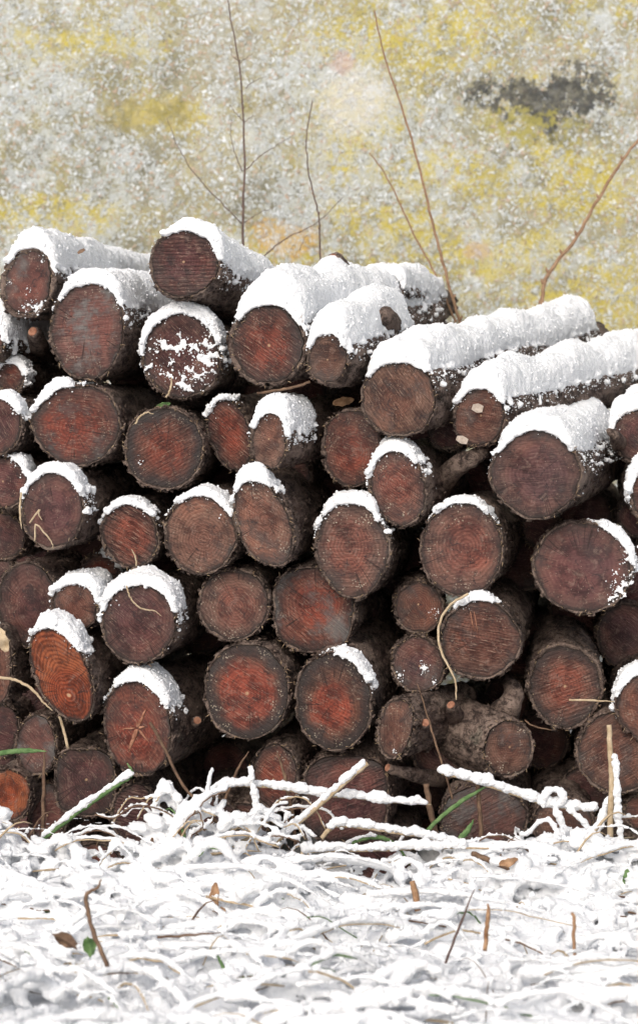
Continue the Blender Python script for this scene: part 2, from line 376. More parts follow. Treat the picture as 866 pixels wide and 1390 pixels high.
# ---------------------------------------------------------------- ground and wall
def grid(xs, ys, f):
    X, Y = np.meshgrid(xs, ys, indexing='ij'); Z = f(X, Y)
    V = np.stack([X, Y, Z], -1).reshape(-1, 3); n = len(ys)
    F = [(i * n + j, (i + 1) * n + j, (i + 1) * n + j + 1, i * n + j + 1) for i in range(len(xs) - 1) for j in range(n - 1)]
    return V, F
def ground_h(X, Y):
    near = np.exp(-(np.maximum(0, np.abs(X) - 1.2)) ** 2) * (Y > -3.2)
    h = -.012 + fbm(X * 6, Y * 6, 0, 3, 3) * .024 + fbm(X * 1.3, Y * 1.3, 0, 9, 2) * .03
    bank = .035 * np.exp(-((Y + .28) / .22) ** 2)
    return (h + bank) * near * np.where(Y > .05, .3, 1.0) + .004
ax = np.r_[-200, -60, -20, -8, -4, np.arange(-2, 2.001, .025), 4, 8, 20, 60, 200]
ay = np.r_[-200, -60, -20, -8, -5, np.arange(-3, 1.501, .025), 1.7, 3, 8, 20, 60, 200]
g = link('snow_ground', mesh('snow_ground', *grid(ax, ay, ground_h), SNOW)); g['kind'] = 'structure'

wx = np.r_[-9, -6, -4, -2.5, np.arange(-1.3, 1.301, .0125), 2.5, 4, 6, 9]
wz = np.r_[-.3, .2, np.arange(.6, 2.401, .0125), 2.8, 3.4]
X, Z = np.meshgrid(wx, wz, indexing='ij')
Y = WY + fbm(X * 3, 0, Z * 3, 4, 2) * .018 + fbm(X * 30, 0, Z * 30, 5, 2) * .005
V = np.stack([X, Y, Z], -1).reshape(-1, 3); n = len(wz)
F = [(i * n + j, (i + 1) * n + j, (i + 1) * n + j + 1, i * n + j + 1) for i in range(len(wx) - 1) for j in range(n - 1)]
# back and top so that the wall is a solid slab
def slab_close(V, F, nx, nz, ty):
    V = [tuple(v) for v in V]; o = len(V)
    for (i, j) in ((0, 0), (nx - 1, 0), (nx - 1, nz - 1), (0, nz - 1)):
        V.append((V[i * nz + j][0], ty, V[i * nz + j][2]))
    top = [i * nz + nz - 1 for i in range(nx)]; F.append(tuple(top) + (o + 2, o + 3))
    lft = [j for j in range(nz)]; F.append(tuple(lft) + (o + 3, o)); rgt = [(nx - 1) * nz + j for j in range(nz)]; F.append(tuple(reversed(rgt)) + (o + 1, o + 2))
    F.append((o, o + 3, o + 2, o + 1)); return V, F
V, F = slab_close(V, F, len(wx), n, WY + .35)
thing('roughcast_wall', 'tall weathered pebble-dash wall blotched with yellow lichen behind the log pile', 'wall', data=mesh('roughcast_wall', V, F, WALLM))

# ---------------------------------------------------------------- logs
KIND = dict(  # heart, sap, rings, saw, mould, grime, film
    red=((.195, .058, .040), (.150, .064, .048), .45, .50, .45, .50, .10),
    purple=((.100, .048, .048), (.135, .066, .057), .45, .40, .22, .40, .12),
    orange=((.25, .060, .026), (.29, .085, .036), .45, .25, .10, .15, .0),
    brown=((.150, .070, .052), (.175, .092, .068), .40, .35, .40, .35, .20),
    blackrim=((.215, .060, .040), (.120, .064, .048), .40, .40, .85, .85, .10),
    pale=((.175, .070, .054), (.175, .092, .072), .50, .45, .9, .50, .10),
    grey=((.135, .060, .052), (.155, .074, .062), .20, .40, .50, .50, .60),
)
# id: cx cy a b lean  y0   sx   sz  len kind  opts
L = {}
def log(i, cx, cy, a, b, lean, y0, sx, sz, ln, kind, label, snow=None, **o):
    L[i] = dict(cx=cx, cy=cy, a=a, b=b, lean=lean, y0=y0, sx=sx, sz=sz, ln=ln, kind=kind, label=label, snow=snow, o=o)
# snow = (centre angle from top clockwise, half width, thickness m, length m, label)
log(1, 38, 383, 38, 51, 12, .10, .17, .01, 1.0, 'grey', 'grey-filmed log at the far left of the top row, its long body under snow', (6, 54, .034, .95, 'long snow blanket over the top-left log running right to the next log'), patches=((-6, 38, 6), (2, 32, 5), (12, 36, 8), (18, 30, 6), (-26, 2, 3), (-2, 12, 4), (20, -32, 3)), saw=.1, rim=8)
log(2, 251, 358, 49, 49, 0, .02, .24, -.10, .42, 'purple', 'topmost round dark purple log of the left half, straight saw lines across', (22, 62, .022, .40, 'rounded snow cap on the topmost dark purple log, sloping down to the right'), saw_angle=90, saw=.8, mould=.1)
log(3, 120, 448, 53, 70, 4, .05, .15, .02, .9, 'grey', 'large oval log with a notched top edge and grey mould smear down its middle', (8, 50, .026, .45, 'snow slab on the notched oval log, running back to the right'), film=.9, saw_angle=95)
log(4, 247, 482, 56, 61, 0, .06, .12, .0, .9, 'purple', 'dark log end spattered all over with snow crystals near the top', (-10, 78, .022, .10, 'thick snow rim around the top and left of the spattered log end'),
    patches=((-28, -18, 7), (-20, -12, 7), (-8, -6, 8), (2, -14, 8), (14, -10, 7), (22, 0, 8), (30, 8, 9), (36, -12, 9), (42, 2, 8), (10, 20, 7), (2, 30, 7), (-4, 38, 9), (-18, 26, 6), (-30, 22, 5), (8, 44, 7), (24, 28, 8), (30, 38, 6), (40, 22, 7), (-38, -4, 6), (16, 36, 5), (-14, 8, 4), (34, -24, 5), (-44, 16, 6), (-2, -28, 4)), mould=.2)
log(5, 363, 466, 53, 58, -4, .00, .37, .09, .78, 'red', 'bright red log end with pale torn upper edge under the deepest snow mound', (4, 54, .051, .76, 'deepest snow mound of the pile, over the red log in the top row'), saw_angle=55, saw=.7, grime=.5, rim=7)
log(6, 445, 486, 29, 37, 3, -.02, .36, .14, .30, 'brown', 'small pinkish brown log end tucked right of the bright red one, body swelling behind', (4, 60, .028, .30, 'snow lump on the small pinkish brown log end right of the deep mound'), bulge=.45, rings=.6, mould=.2)
log(7, 520, 392, 30, 24, 0, .50, .30, -.02, .45, 'purple', 'dark log lying back behind the top of the pile, its far end showing under snow', (0, 80, .026, .34, 'snow on the back log behind the middle of the top row'))
log(8, 541, 541, 52, 54, 0, .00, .47, .12, .92, 'brown', 'big log with a smooth reddish end and long body rising right under thick snow', (0, 50, .046, .86, 'long thick snow load on the big log that rises to the right skyline'), saw_angle=35, saw=.6, mould=.05, grime=.12)
log(9, 650, 566, 36, 43, 4, .02, .58, .13, .85, 'brown', 'log with a white chip stuck at its centre, body running to the right frame edge', (2, 56, .038, .85, 'long thick snow load on the log that leaves the right edge'), rings=.5, mould=.05)
log(10, 727, 643, 62, 62, 0, -.06, .30, .04, .50, 'purple', 'largest dark purple log end of the right side, under a thick curved snow cap', (-4, 62, .032, .48, 'thick curved snow cap on the largest dark purple log at the right'), rings=.35, mould=.12, saw=.2, bark_lichen=.6)
log(11, -14, 462, 22, 32, 0, .12, .25, .02, .8, 'brown', 'bark-covered log leaving the left edge below the top row, stub on its side', (20, 75, .030, .22, 'blue-shaded snow wedge on the log at the left edge below the top row'))
log(12, 14, 512, 22, 24, 0, .16, .1, .0, .7, 'red', 'small reddish log end at the left edge with a round snow lump on it', (0, 80, .014, .06, 'round grey-white snow lump on the small log at the left edge'))
log(57, -2, 578, 36, 42, 0, .05, .15, .0, .7, 'purple', 'dark half-seen log at the left edge beside the big red-mottled log', (24, 36, .014, .05, 'small snow streak on the half-seen log at the left edge'), dim=.4)
log(13, 105, 576, 62, 58, 0, .04, .14, .01, .9, 'red', 'big red-mottled log end below the notched oval log, snow on its upper left', (-38, 34, .020, .06, 'snow crescent on the upper left of the big red-mottled log'), saw_angle=80, film=.3, grime=.5)
log(14, 223, 609, 55, 57, 0, .03, .08, .0, .9, 'red', 'snowless round red log with dark speckled rim and one low white dot', None, grime=.9, patches=((-33, 17, 3),), mould=.4)
log(15, 313, 590, 31, 54, -16, .08, .18, .03, .8, 'red', 'narrow bright red oval log end half hidden by the small snow-topped log', (-22, 20, .006, .04, 'thin snow dab on the narrow red oval log'), saw_angle=50, saw=.8)
log(16, 366, 597, 27, 41, 4, -.03, .34, .08, .38, 'brown', 'small pinkish log end left of centre with bark body rising right', (12, 64, .024, .12, 'rounded snow lump on the small pinkish log end left of centre'), rings=.5, bulge=.12, mould=.15)
log(17, 478, 608, 42, 54, -3, .05, .12, .0, .8, 'red', 'red log end half covered by its big neighbour, below the gap in the centre', None, saw_angle=70, grime=.3)
log(18, 541, 662, 40, 54, -12, .00, .26, .03, .36, 'pale', 'orange-flecked oval log with a forked branch stub on its purple bark', (-14, 52, .020, .06, 'arched snow rim on the orange-flecked oval log'), rings=.5, bulge=.1)
log(19, 627, 744, 58, 67, -2, .00, .20, .01, .8, 'pale', 'large pale-ringed log with a dark purple heart and dotted white ring', (0, 36, .010, .04, 'thin snow strip on top of the large pale-ringed log'), rings=.5, saw=.15)
log(20, 790, 770, 69, 65, 0, -.02, .10, -.06, .8, 'purple', 'widest dark red log at the right, snow streaks down its right side', (52, 30, .016, .06, 'snow wedge on the upper right shoulder of the widest right-hand log'),
    patches=((64, -22, 6), (58, -12, 4), (46, 8, 4), (40, 20, 4), (44, 30, 7), (50, 36, 7), (55, 26, 7), (60, 18, 6), (64, 10, 5), (36, 42, 4), (42, 40, 5)), rings=.3, saw=.1)
log(21, 569, 824, 36, 38, 0, .06, .05, .0, .7, 'brown', 'small round log with a pale centre dot below the large pale-ringed log', None, rings=.6, pithdot=1, patches=((18, 8, 4), (22, 6, 3)), mould=.1)
log(22, 652, 868, 56, 57, -4, .00, .16, .04, .6, 'brown', 'orange-red log wrapped on its left by a curved dry strip', (-6, 22, .010, .03, 'short snow strip on top of the strip-wrapped log'), saw_angle=80, saw=.6, crack=1)
log(23, 766, 932, 53, 60, 0, .05, .10, .05, .8, 'red', 'red log end with a grey upper crust under the widest right-hand log', None, saw_angle=110, grime=.7, rim=6)
log(24, 567, 902, 38, 40, 0, .04, .14, -.03, .6, 'purple', 'small greyish purple log with snow flecks crossed by a thin stem', None, patches=((-26, 15, 5), (-22, 22, 4), (8, 4, 5), (4, -2, 3), (10, 8, 3), (22, 24, 4)), film=.3)
log(25, 884, 668, 30, 45, 0, .0, .1, .0, .5, 'red', 'reddish log cut off by the right edge, snow trickling down its left side', (-40, 50, .020, .05, 'ragged snow trickle hanging on the log at the right edge'))
log(26, 72, 692, 45, 55, 6, .00, .20, .01, .55, 'purple', 'purple log end strewn with broken straws under a snow arch, left side', (2, 62, .018, .06, 'snow arch on the straw-strewn purple log'), rings=.35, saw=.05, mould=.15)
log(27, 6, 655, 34, 38, 0, .06, .15, .0, .7, 'purple', 'small dull red log at the left edge with a snow hook on its top right', (45, 28, .014, .05, 'snow hook on the small log at the left edge'))
log(28, 177, 727, 41, 47, -16, .03, .12, .02, .8, 'red', 'small log with bold diagonal saw grooves on its red end', (-4, 42, .008, .05, 'thin snow line on the saw-grooved log'), saw_angle=60, saw=1.0, saw_freq=720, mould=.0, grime=.2)
log(29, 273, 725, 51, 57, 0, .00, .20, .05, .7, 'brown', 'brown-rimmed round log with a reddish heart, second column of the middle row', (8, 46, .010, .06, 'thin snow film on the brown-rimmed round log'), rings=.5, grime=.15)
log(30, 358, 711, 38, 65, -20, -.03, .20, .05, .8, 'brown', 'steeply leaning oval log with scratched tan upper part in the centre', (-14, 26, .032, .05, 'tall snow knob on the leaning oval log in the centre'), saw_angle=60, mould=.7, film=.2)
log(31, 478, 744, 52, 68, -5, .00, .16, -.02, .8, 'pale', 'tall light red log with a broad speckled rim in the centre of the pile', (-2, 46, .026, .05, 'snow cap on the tall light red log in the centre'), saw_angle=92, saw=.4, mould=1.2)
log(32, 38, 820, 43, 60, 0, .08, .14, .02, .8, 'purple', 'plum-coloured log at the left edge partly behind two snow-topped ones', None, mould=.1, saw=.1)
log(33, 102, 823, 34, 35, 0, .02, .2, .02, .6, 'brown', 'small log between two larger ones under a joined snow arch, left side', (14, 66, .020, .10, 'snow arch on the small log, joined to its right neighbour'), rings=.5, mould=.1)
log(34, 189, 846, 53, 57, 0, -.02, .18, .01, .8, 'purple', 'round dark log with a curly straw over its end under a thick snow arch', (2, 66, .024, .07, 'thick snow arch over the log with the curly straw'), saw_angle=50, saw=.4, mould=.1)
log(35, 317, 821, 50, 50, 0, .03, .14, .02, .8, 'pale', 'rough yellow-speckled round log left of the middle', None, grime=.4)
log(36, 426, 826, 56, 60, 0, .04, .16, .02, .8, 'red', 'flat-sided red log with grey diagonal smears in the middle of the pile', None, film=.6, grime=.6, saw_angle=50, square=.18)
log(37, 84, 914, 38, 70, -24, -.04, .18, .03, .7, 'orange', 'bright orange freshly cut oval log with clear rings at the left', (0, 36, .026, .06, 'thick snow wedge on the bright orange oval log'), rings=.8, pith=(.15, -.45), pithdot=1, saw=.1, mould=0, grime=.05)
log(38, 187, 988, 48, 68, -10, -.02, .24, .00, .8, 'red', 'red-orange log with a star-shaped pale crack from its centre', (12, 40, .024, .08, 'lumpy snow on the star-cracked red-orange log'), saw_angle=40, saw=.4, star=1, mould=.05, grime=.15)
log(39, 336, 937, 60, 68, 0, .00, .16, .02, .8, 'blackrim', 'log with a vivid red heart and speckled black upper rim, left of centre', None, saw_angle=60)
log(40, 453, 953, 54, 70, -4, -.02, .22, .08, .8, 'blackrim', 'log with a small red heart inside a wide black mouldy ring, centre', (30, 28, .012, .04, 'snow strip on the upper right rim of the black-ringed log'), heart_r=.45)
log(41, 537, 988, 25, 44, 12, -.03, .60, .0, .20, 'brown', 'thin leaning split piece with a light brown wood face beside the centre gap', None, mould=.5, saw_angle=0, patches=((-2, 32, 3),))
log(42, 689, 1016, 37, 41, 0, .00, -.55, .06, .50, 'brown', 'log turned left with a round frayed end and its bark side to the viewer', None, mould=1.2, film=.3, bulge=.22)
log(43, 50, 1011, 30, 42, 0, .04, .18, .02, .6, 'grey', 'small dark reddish log below the bright orange oval one', None)
log(44, 116, 1062, 43, 48, 0, .03, .16, .0, .6, 'purple', 'angular log with a chipped dark rim behind the snowy green blade', None, square=.25, grime=.6)
log(45, 10, 1080, 36, 38, 0, .02, .2, .0, .5, 'orange', 'orange-brown split log at the lower left edge', None, saw_angle=0, mould=0)
log(46, 184, 1107, 34, 46, 0, .02, .15, .0, .6, 'purple', 'lower left log with coarse horizontal saw grain just above the snow', None, saw_angle=75, saw=.9)
log(47, 66, 1103, 28, 42, 0, .06, .15, .0, .6, 'grey', 'dull brown log behind a thin dead stalk, lower left', None)
log(48, 374, 1055, 34, 50, 0, .02, .2, .05, .6, 'red', 'small light red log behind the upright brown straw, lower middle', None, mould=.8)
log(49, 468, 1085, 61, 62, 0, .02, .18, .06, .6, 'purple', 'wide flat-topped dark log crossed by snowy reeds, bottom middle', None, square=.2, grime=.5)
log(50, 515, 1168, 44, 34, 0, -.02, .1, .0, .5, 'purple', 'bottom log with dark slanting grain just above the snow, right of the middle', None, saw_angle=50, saw=.9)
log(51, 657, 1112, 62, 50, 0, .00, .12, .02, .6, 'grey', 'broad low log with black and brown blotches behind the green blade', None, grime=.6)
log(52, 764, 1120, 42, 40, -10, .00, .1, .02, .6, 'brown', 'low log behind the looped snowy reed, bottom right', None, grime=.5)
log(60, 805, 1068, 44, 34, 0, .14, .15, .0, .6, 'purple', 'bark-rough log set back under the right-hand brown log', None, dim=.3)
log(53, 836, 1022, 55, 57, 0, .01, .12, .0, .7, 'brown', 'brown log with diagonal scratches behind the upright snowy straw, lower right', None, saw_angle=120, saw=.5)
log(54, 882, 958, 48, 50, 0, .00, .1, .0, .6, 'brown', 'round log cut off by the right edge under a snow cap, lower right', (-12, 60, .020, .06, 'snow cap on the cut-off log at the lower right edge'))
log(55, 868, 1102, 24, 26, 0, .03, .1, .0, .5, 'brown', 'small brown log at the lower right edge just above the snow', None)
log(56, -4, 905, 24, 54, 0, .03, .15, .0, .6, 'brown', 'weathered split log at the left edge beside the bright orange one', None, film=.4, saw_angle=0)
log(58, 4, 728, 34, 34, 0, .16, .15, .0, .7, 'purple', 'dark bark-ringed log at the left edge deep between two rows', None, dim=.5)
log(59, 137, 778, 28, 28, 0, .18, .1, .0, .6, 'red', 'small dim reddish log set back above the joined snow arches', (40, 30, .008, .04, 'small snow dab on the set-back log above the joined arches'), dim=.4)
log(61, 132, 1168, 34, 26, 0, .05, .1, .0, .5, 'red', 'low reddish log sunk in the snow, lower left', None)
log(62, 285, 1120, 40, 40, 0, .08, .1, .0, .5, 'purple', 'dark log behind the snow-laden tuft, lower left of the middle', None, dim=.3)
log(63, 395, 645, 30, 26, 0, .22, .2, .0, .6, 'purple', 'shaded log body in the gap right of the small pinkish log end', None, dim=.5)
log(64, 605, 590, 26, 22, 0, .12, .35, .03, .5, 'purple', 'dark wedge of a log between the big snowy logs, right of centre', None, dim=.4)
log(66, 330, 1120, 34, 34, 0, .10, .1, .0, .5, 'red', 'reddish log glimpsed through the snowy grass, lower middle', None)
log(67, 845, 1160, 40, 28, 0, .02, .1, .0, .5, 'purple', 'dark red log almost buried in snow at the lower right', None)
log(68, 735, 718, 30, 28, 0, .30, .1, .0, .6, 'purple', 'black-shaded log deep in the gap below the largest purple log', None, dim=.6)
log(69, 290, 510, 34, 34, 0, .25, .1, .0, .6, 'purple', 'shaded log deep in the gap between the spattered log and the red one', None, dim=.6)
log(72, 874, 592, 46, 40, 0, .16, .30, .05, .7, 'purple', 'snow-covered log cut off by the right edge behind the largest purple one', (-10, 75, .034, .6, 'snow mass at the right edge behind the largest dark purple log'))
log(73, 736, 1008, 36, 38, 0, .26, .1, .0, .6, 'purple', 'black-shaded log in the cavity right of the frayed left-turned log', None, dim=.8)  # filler added so the cavity stays black
log(65, 850, 862, 42, 46, 0, .24, .1, .0, .6, 'purple', 'black-shaded log in the gap under the widest log at the right edge', None, dim=.6)  # filler added to block the bright background in this gap
log(71, -4, 990, 34, 40, 0, .22, .1, .0, .6, 'purple', 'black-shaded log in the gap at the left edge under the weathered split log', None, dim=.6)  # added likewise, closes the see-through gap at the left edge
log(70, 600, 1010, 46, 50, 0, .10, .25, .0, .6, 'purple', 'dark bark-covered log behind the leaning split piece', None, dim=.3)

def rdir(d, th):
    """outline radius (m) in direction th (clockwise from up)"""
    a, b, lean, seed = d['A'], d['B'], R(d['lean']), d['seed']
    al = th - lean
    x, z = np.sin(al), np.cos(al)
    pw = 2 + d['o'].get('square', 0) * 6
    r = (np.abs(x / a) ** pw + np.abs(z / b) ** pw) ** (-1 / pw)
    r = r * (1 + .060 * fbm(np.sin(th) * 1.3 + 5, np.cos(th) * 1.3, seed, seed, 2) + .028 * fbm(np.sin(th) * 4, np.cos(th) * 4, seed + .5, seed, 2))
    return r
def centre(d, s):
    return d['c'] + Vector((d['sx'] * s, s, d['sz'] * s))
def kfac(d, s):
    bul = d['o'].get('bulge', 0)
    return (1 - .05 * s) * (1 + bul * (1 - np.exp(-np.maximum(s, 0) / .06)))
def surf(d, th, s, rad):
    """points: th angle array, s depth array, rad radius array (relative to log's object origin)"""
    x = np.sin(th) * rad; z = np.cos(th) * rad
    y = s + d['tx'] * x + d['tz'] * z
    return np.stack([x + d['sx'] * s, y, z + d['sz'] * s], -1)

NA = 80
def build_log(i, d):
    y0 = d['y0']; k = S * (D + y0) / D
    d['A'], d['B'] = d['a'] * k, d['b'] * k; d['seed'] = i
    d['c'] = at(d['cx'], d['cy'], y0)
    rr = random.Random(i * 13)
    d['tx'] = -d['sx'] * .6 + rr.uniform(-.08, .08); d['tz'] = -d['sz'] * .6 + rr.uniform(-.10, .12)
    t = thing('log', d['label'], 'log', d['c'], 'cut logs stacked against the wall')
    o = d['o']
    th = np.linspace(0, 2 * np.pi, NA, endpoint=False)
    base = rdir(d, th)
    # ---- bark
    ln = d['ln']
    ss = np.r_[np.linspace(0, .12, 22), np.linspace(.13, min(.34, ln - .03), 16), np.linspace(min(.36, ln - .02), ln, 14)]
    T, SS = np.meshgrid(th, ss)
    B = np.broadcast_to(base, T.shape)
    fx, fz = np.sin(T), np.cos(T)
    fiss = fbm(fx * 11, SS * 16, fz * 11 + i * 3, i + 50, 3)
    fine = fbm(fx * 26, SS * 60, fz * 26 + i * 3, i + 90, 2)
    rad = B * kfac(d, SS) + (.0035 * fiss - .0060 * np.abs(fiss) + .0022 * fine)
    rad = rad + .05 * B * fbm(fx * .8, SS * 3.5, fz * .8, i + 7, 2) * np.clip(SS / .08, 0, 1)
    P = surf(d, T, SS, rad)
    th_b = o.get('rim', 4.2) * k                     # bark thickness seen at the cut
    inn = base - th_b * (1 + .45 * fbm(np.sin(th) * 6, np.cos(th) * 6, i, i + 5, 2))
    jag = .0022 * fbm(np.sin(th) * 18, np.cos(th) * 18, i, i + 3, 2)
    rim = surf(d, th, jag - .0022, (inn + base) * .5)
    P[0, :, 1] += jag + .001
    inner = surf(d, th, np.full(NA, .003), inn)
    V = np.concatenate([inner[None], rim[None], P]).reshape(-1, 3)
    nr = len(ss) + 2
    F = [(r * NA + a, r * NA + (a + 1) % NA, (r + 1) * NA + (a + 1) % NA, (r + 1) * NA + a) for r in range(nr - 1) for a in range(NA)]
    F.append(tuple(range((nr - 1) * NA, nr * NA)))
    sp = Soup(); sp.add(V, F, 0)
    # flakes standing off the bark, torn fibres round the cut
    for _ in range(230):
        a = rr.uniform(0, 2 * math.pi); s0 = rr.uniform(0, 1) ** 2 * min(ln, .35)
        rb = float(np.interp(a, np.r_[th, 2 * np.pi], np.r_[base, base[0]])) * float(kfac(d, s0))
        w = rr.uniform(.0015, .0055); l = rr.uniform(.003, .015)
        q = surf(d, np.array([a - w / rb, a + w / rb, a + w * .6 / rb, a - w * .5 / rb]), np.array([s0, s0 + rr.uniform(-.002, .002), s0 + l, s0 + l * .8]),
                 np.array([rb + rr.uniform(-.001, .0045), rb + rr.uniform(-.001, .0045), rb - .001, rb - .001]))
        q2 = surf(d, np.array([a]), np.array([s0 + l * .5]), np.array([rb - .003]))
        sp.add(np.concatenate([q, q2]), [(0, 1, 2, 3), (1, 0, 4), (2, 1, 4), (3, 2, 4), (0, 3, 4)], 0)
    for _ in range(26):
        a = rr.uniform(0, 2 * math.pi)
        rb = float(np.interp(a, np.r_[th, 2 * np.pi], np.r_[base, base[0]])) - th_b * rr.uniform(-.1, 1.3)
        l = rr.uniform(.003, .011); da = rr.uniform(-.10, .10)
        p0 = surf(d, np.array([a]), np.array([-.001]), np.array([rb]))[0]
        p1 = surf(d, np.array([a + da]), np.array([-rr.uniform(.001, .004)]), np.array([rb + l * rr.uniform(-.5, .9)]))[0]
        sp.tube([p0, (p0 + p1) / 2 + np.array([0, -.001, .0005]), p1], [.0005, .0005, .0002], 4, 1)
    bk = link('bark', sp.mesh('bark', [BARK, FIBRE]), t)
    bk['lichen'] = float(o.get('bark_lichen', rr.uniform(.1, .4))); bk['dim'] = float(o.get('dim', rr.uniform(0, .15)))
    # ---- cut face
    NR = 13; f = np.linspace(0, 1, NR + 1)[1:] ** .8
    TT, FF = np.meshgrid(th, f); RI = inn[None] * FF
    x, z = np.sin(TT) * RI, np.cos(TT) * RI
    dy = .0011 * fbm(x * 70, i, z * 70, i, 3) + .0012 * fbm(x * 20, i, z * 20, i + 1, 2)
    Pf = surf(d, TT, dy, RI)
    V = np.concatenate([[surf(d, np.array([0.]), np.array([0.]), np.array([0.]))[0]], Pf.reshape(-1, 3)])
    F = [(0, 1 + (a + 1) % NA, 1 + a) for a in range(NA)]
    F += [(1 + r * NA + a, 1 + r * NA + (a + 1) % NA, 1 + (r + 1) * NA + (a + 1) % NA, 1 + (r + 1) * NA + a) for r in range(NR - 1) for a in range(NA)]
    sp = Soup(); sp.add(V, F, 0); nmain = len(V)
    uvs = np.concatenate([[[0, 0]], np.stack([np.sin(TT) * FF, np.cos(TT) * FF], -1).reshape(-1, 2)])
    if o.get('star'):      # pale radial splits standing a little proud
        for (a, l0, l1, w) in ((25, .05, .8, .006), (-8, -.02, .25, .004), (200, .05, .95, .009), (140, .1, .7, .004), (265, .1, .7, .003), (80, .05, .3, .005)):
            a = R(a); pts = [surf(d, np.array([a + random.uniform(-.03, .03)]), np.array([-.0006]), np.array([abs(l0 + (l1 - l0) * q) * .045]))[0] for q in (0, .25, .5, .75, 1)]
            sp.tube(pts, [w * .3, w * .5, w * .35, w * .3, w * .1], 6, 1, flat=.35)
    if o.get('crack'):
        for xx in (-14, -9):
            pts = [surf(d, np.array([math.atan2(xx + q * 5, 38 - q * 28)]), np.array([-.0004]), np.array([math.hypot(xx + q * 5, 38 - q * 28) * k]))[0] for q in (0, .5, 1)]
            sp.tube(pts, [.0006, .0011, .0004], 5, 1)
    me = sp.mesh('cut_face', [FACE, STUBW])
    uvl = me.uv_layers.new(name='UVMap'); vi = np.empty(len(me.loops), int); me.loops.foreach_get('vertex_index', vi)
    full = np.zeros((len(me.vertices), 2)); full[:nmain] = uvs; uvl.data.foreach_set('uv', full[vi].ravel())
    fc = link('cut_face', me, t)
    hc, sc, ri, sw, mo, gr, fi = KIND[d['kind']]
    j = rr.uniform(.82, 1.18); j2 = rr.uniform(.9, 1.12)
    fc['heart'] = [hc[0] * j, hc[1] * j * j2, hc[2] * j * j2]; fc['sap'] = [sc[0] * j, sc[1] * j * j2, sc[2] * j * j2]
    px_, pz_ = o.get('pith', (rr.uniform(-.12, .12), rr.uniform(-.12, .12))); fc['pith'] = [float(px_), float(pz_), 0.0]
    fc['rings'] = float(o.get('rings', ri)); fc['saw'] = float(o.get('saw', sw)); fc['mould'] = float(o.get('mould', mo))
    fc['grime'] = float(o.get('grime', gr)); fc['film'] = float(o.get('film', fi)); fc['pithdot'] = float(o.get('pithdot', rr.choice((0, 0, .7))))
    fc['heart_r'] = float(o.get('heart_r', rr.uniform(.40, .62)))
    fc['saw_angle'] = R(o.get('saw_angle', rr.uniform(30, 120))); fc['saw_freq'] = float(o.get('saw_freq', rr.uniform(850, 1250)))
    d['base'] = base; d['th'] = th; d['root'] = t
    return t

def stub(i, pts, rads, cut=True, name='branch_stub'):
    """branch stub on log i; pts = (px, py, y)"""
    t = L[i]['root']; c = L[i]['c']; sp = Soup()
    P = smooth_line([at(*p) - c for p in pts], 4, .0012)
    rd = np.interp(np.linspace(0, 1, len(P)), np.linspace(0, 1, len(rads)), rads)
    sp.tube(P, rd, 10, 0, lump=.10)
    s = link(name, sp.mesh(name, [BARK]), t); s['dim'] = .1; s['lichen'] = .2
    if cut:
        dr = (P[-1] - P[-2]).normalized(); sp2 = Soup(); sp2.tube([P[-1] - dr * .001, P[-1] + dr * .0012], [rd[-1] * .86, rd[-1] * .8], 10, 0, lump=.06)
        link('cut_tip', sp2.mesh('cut_tip', [STUBW], False), s)

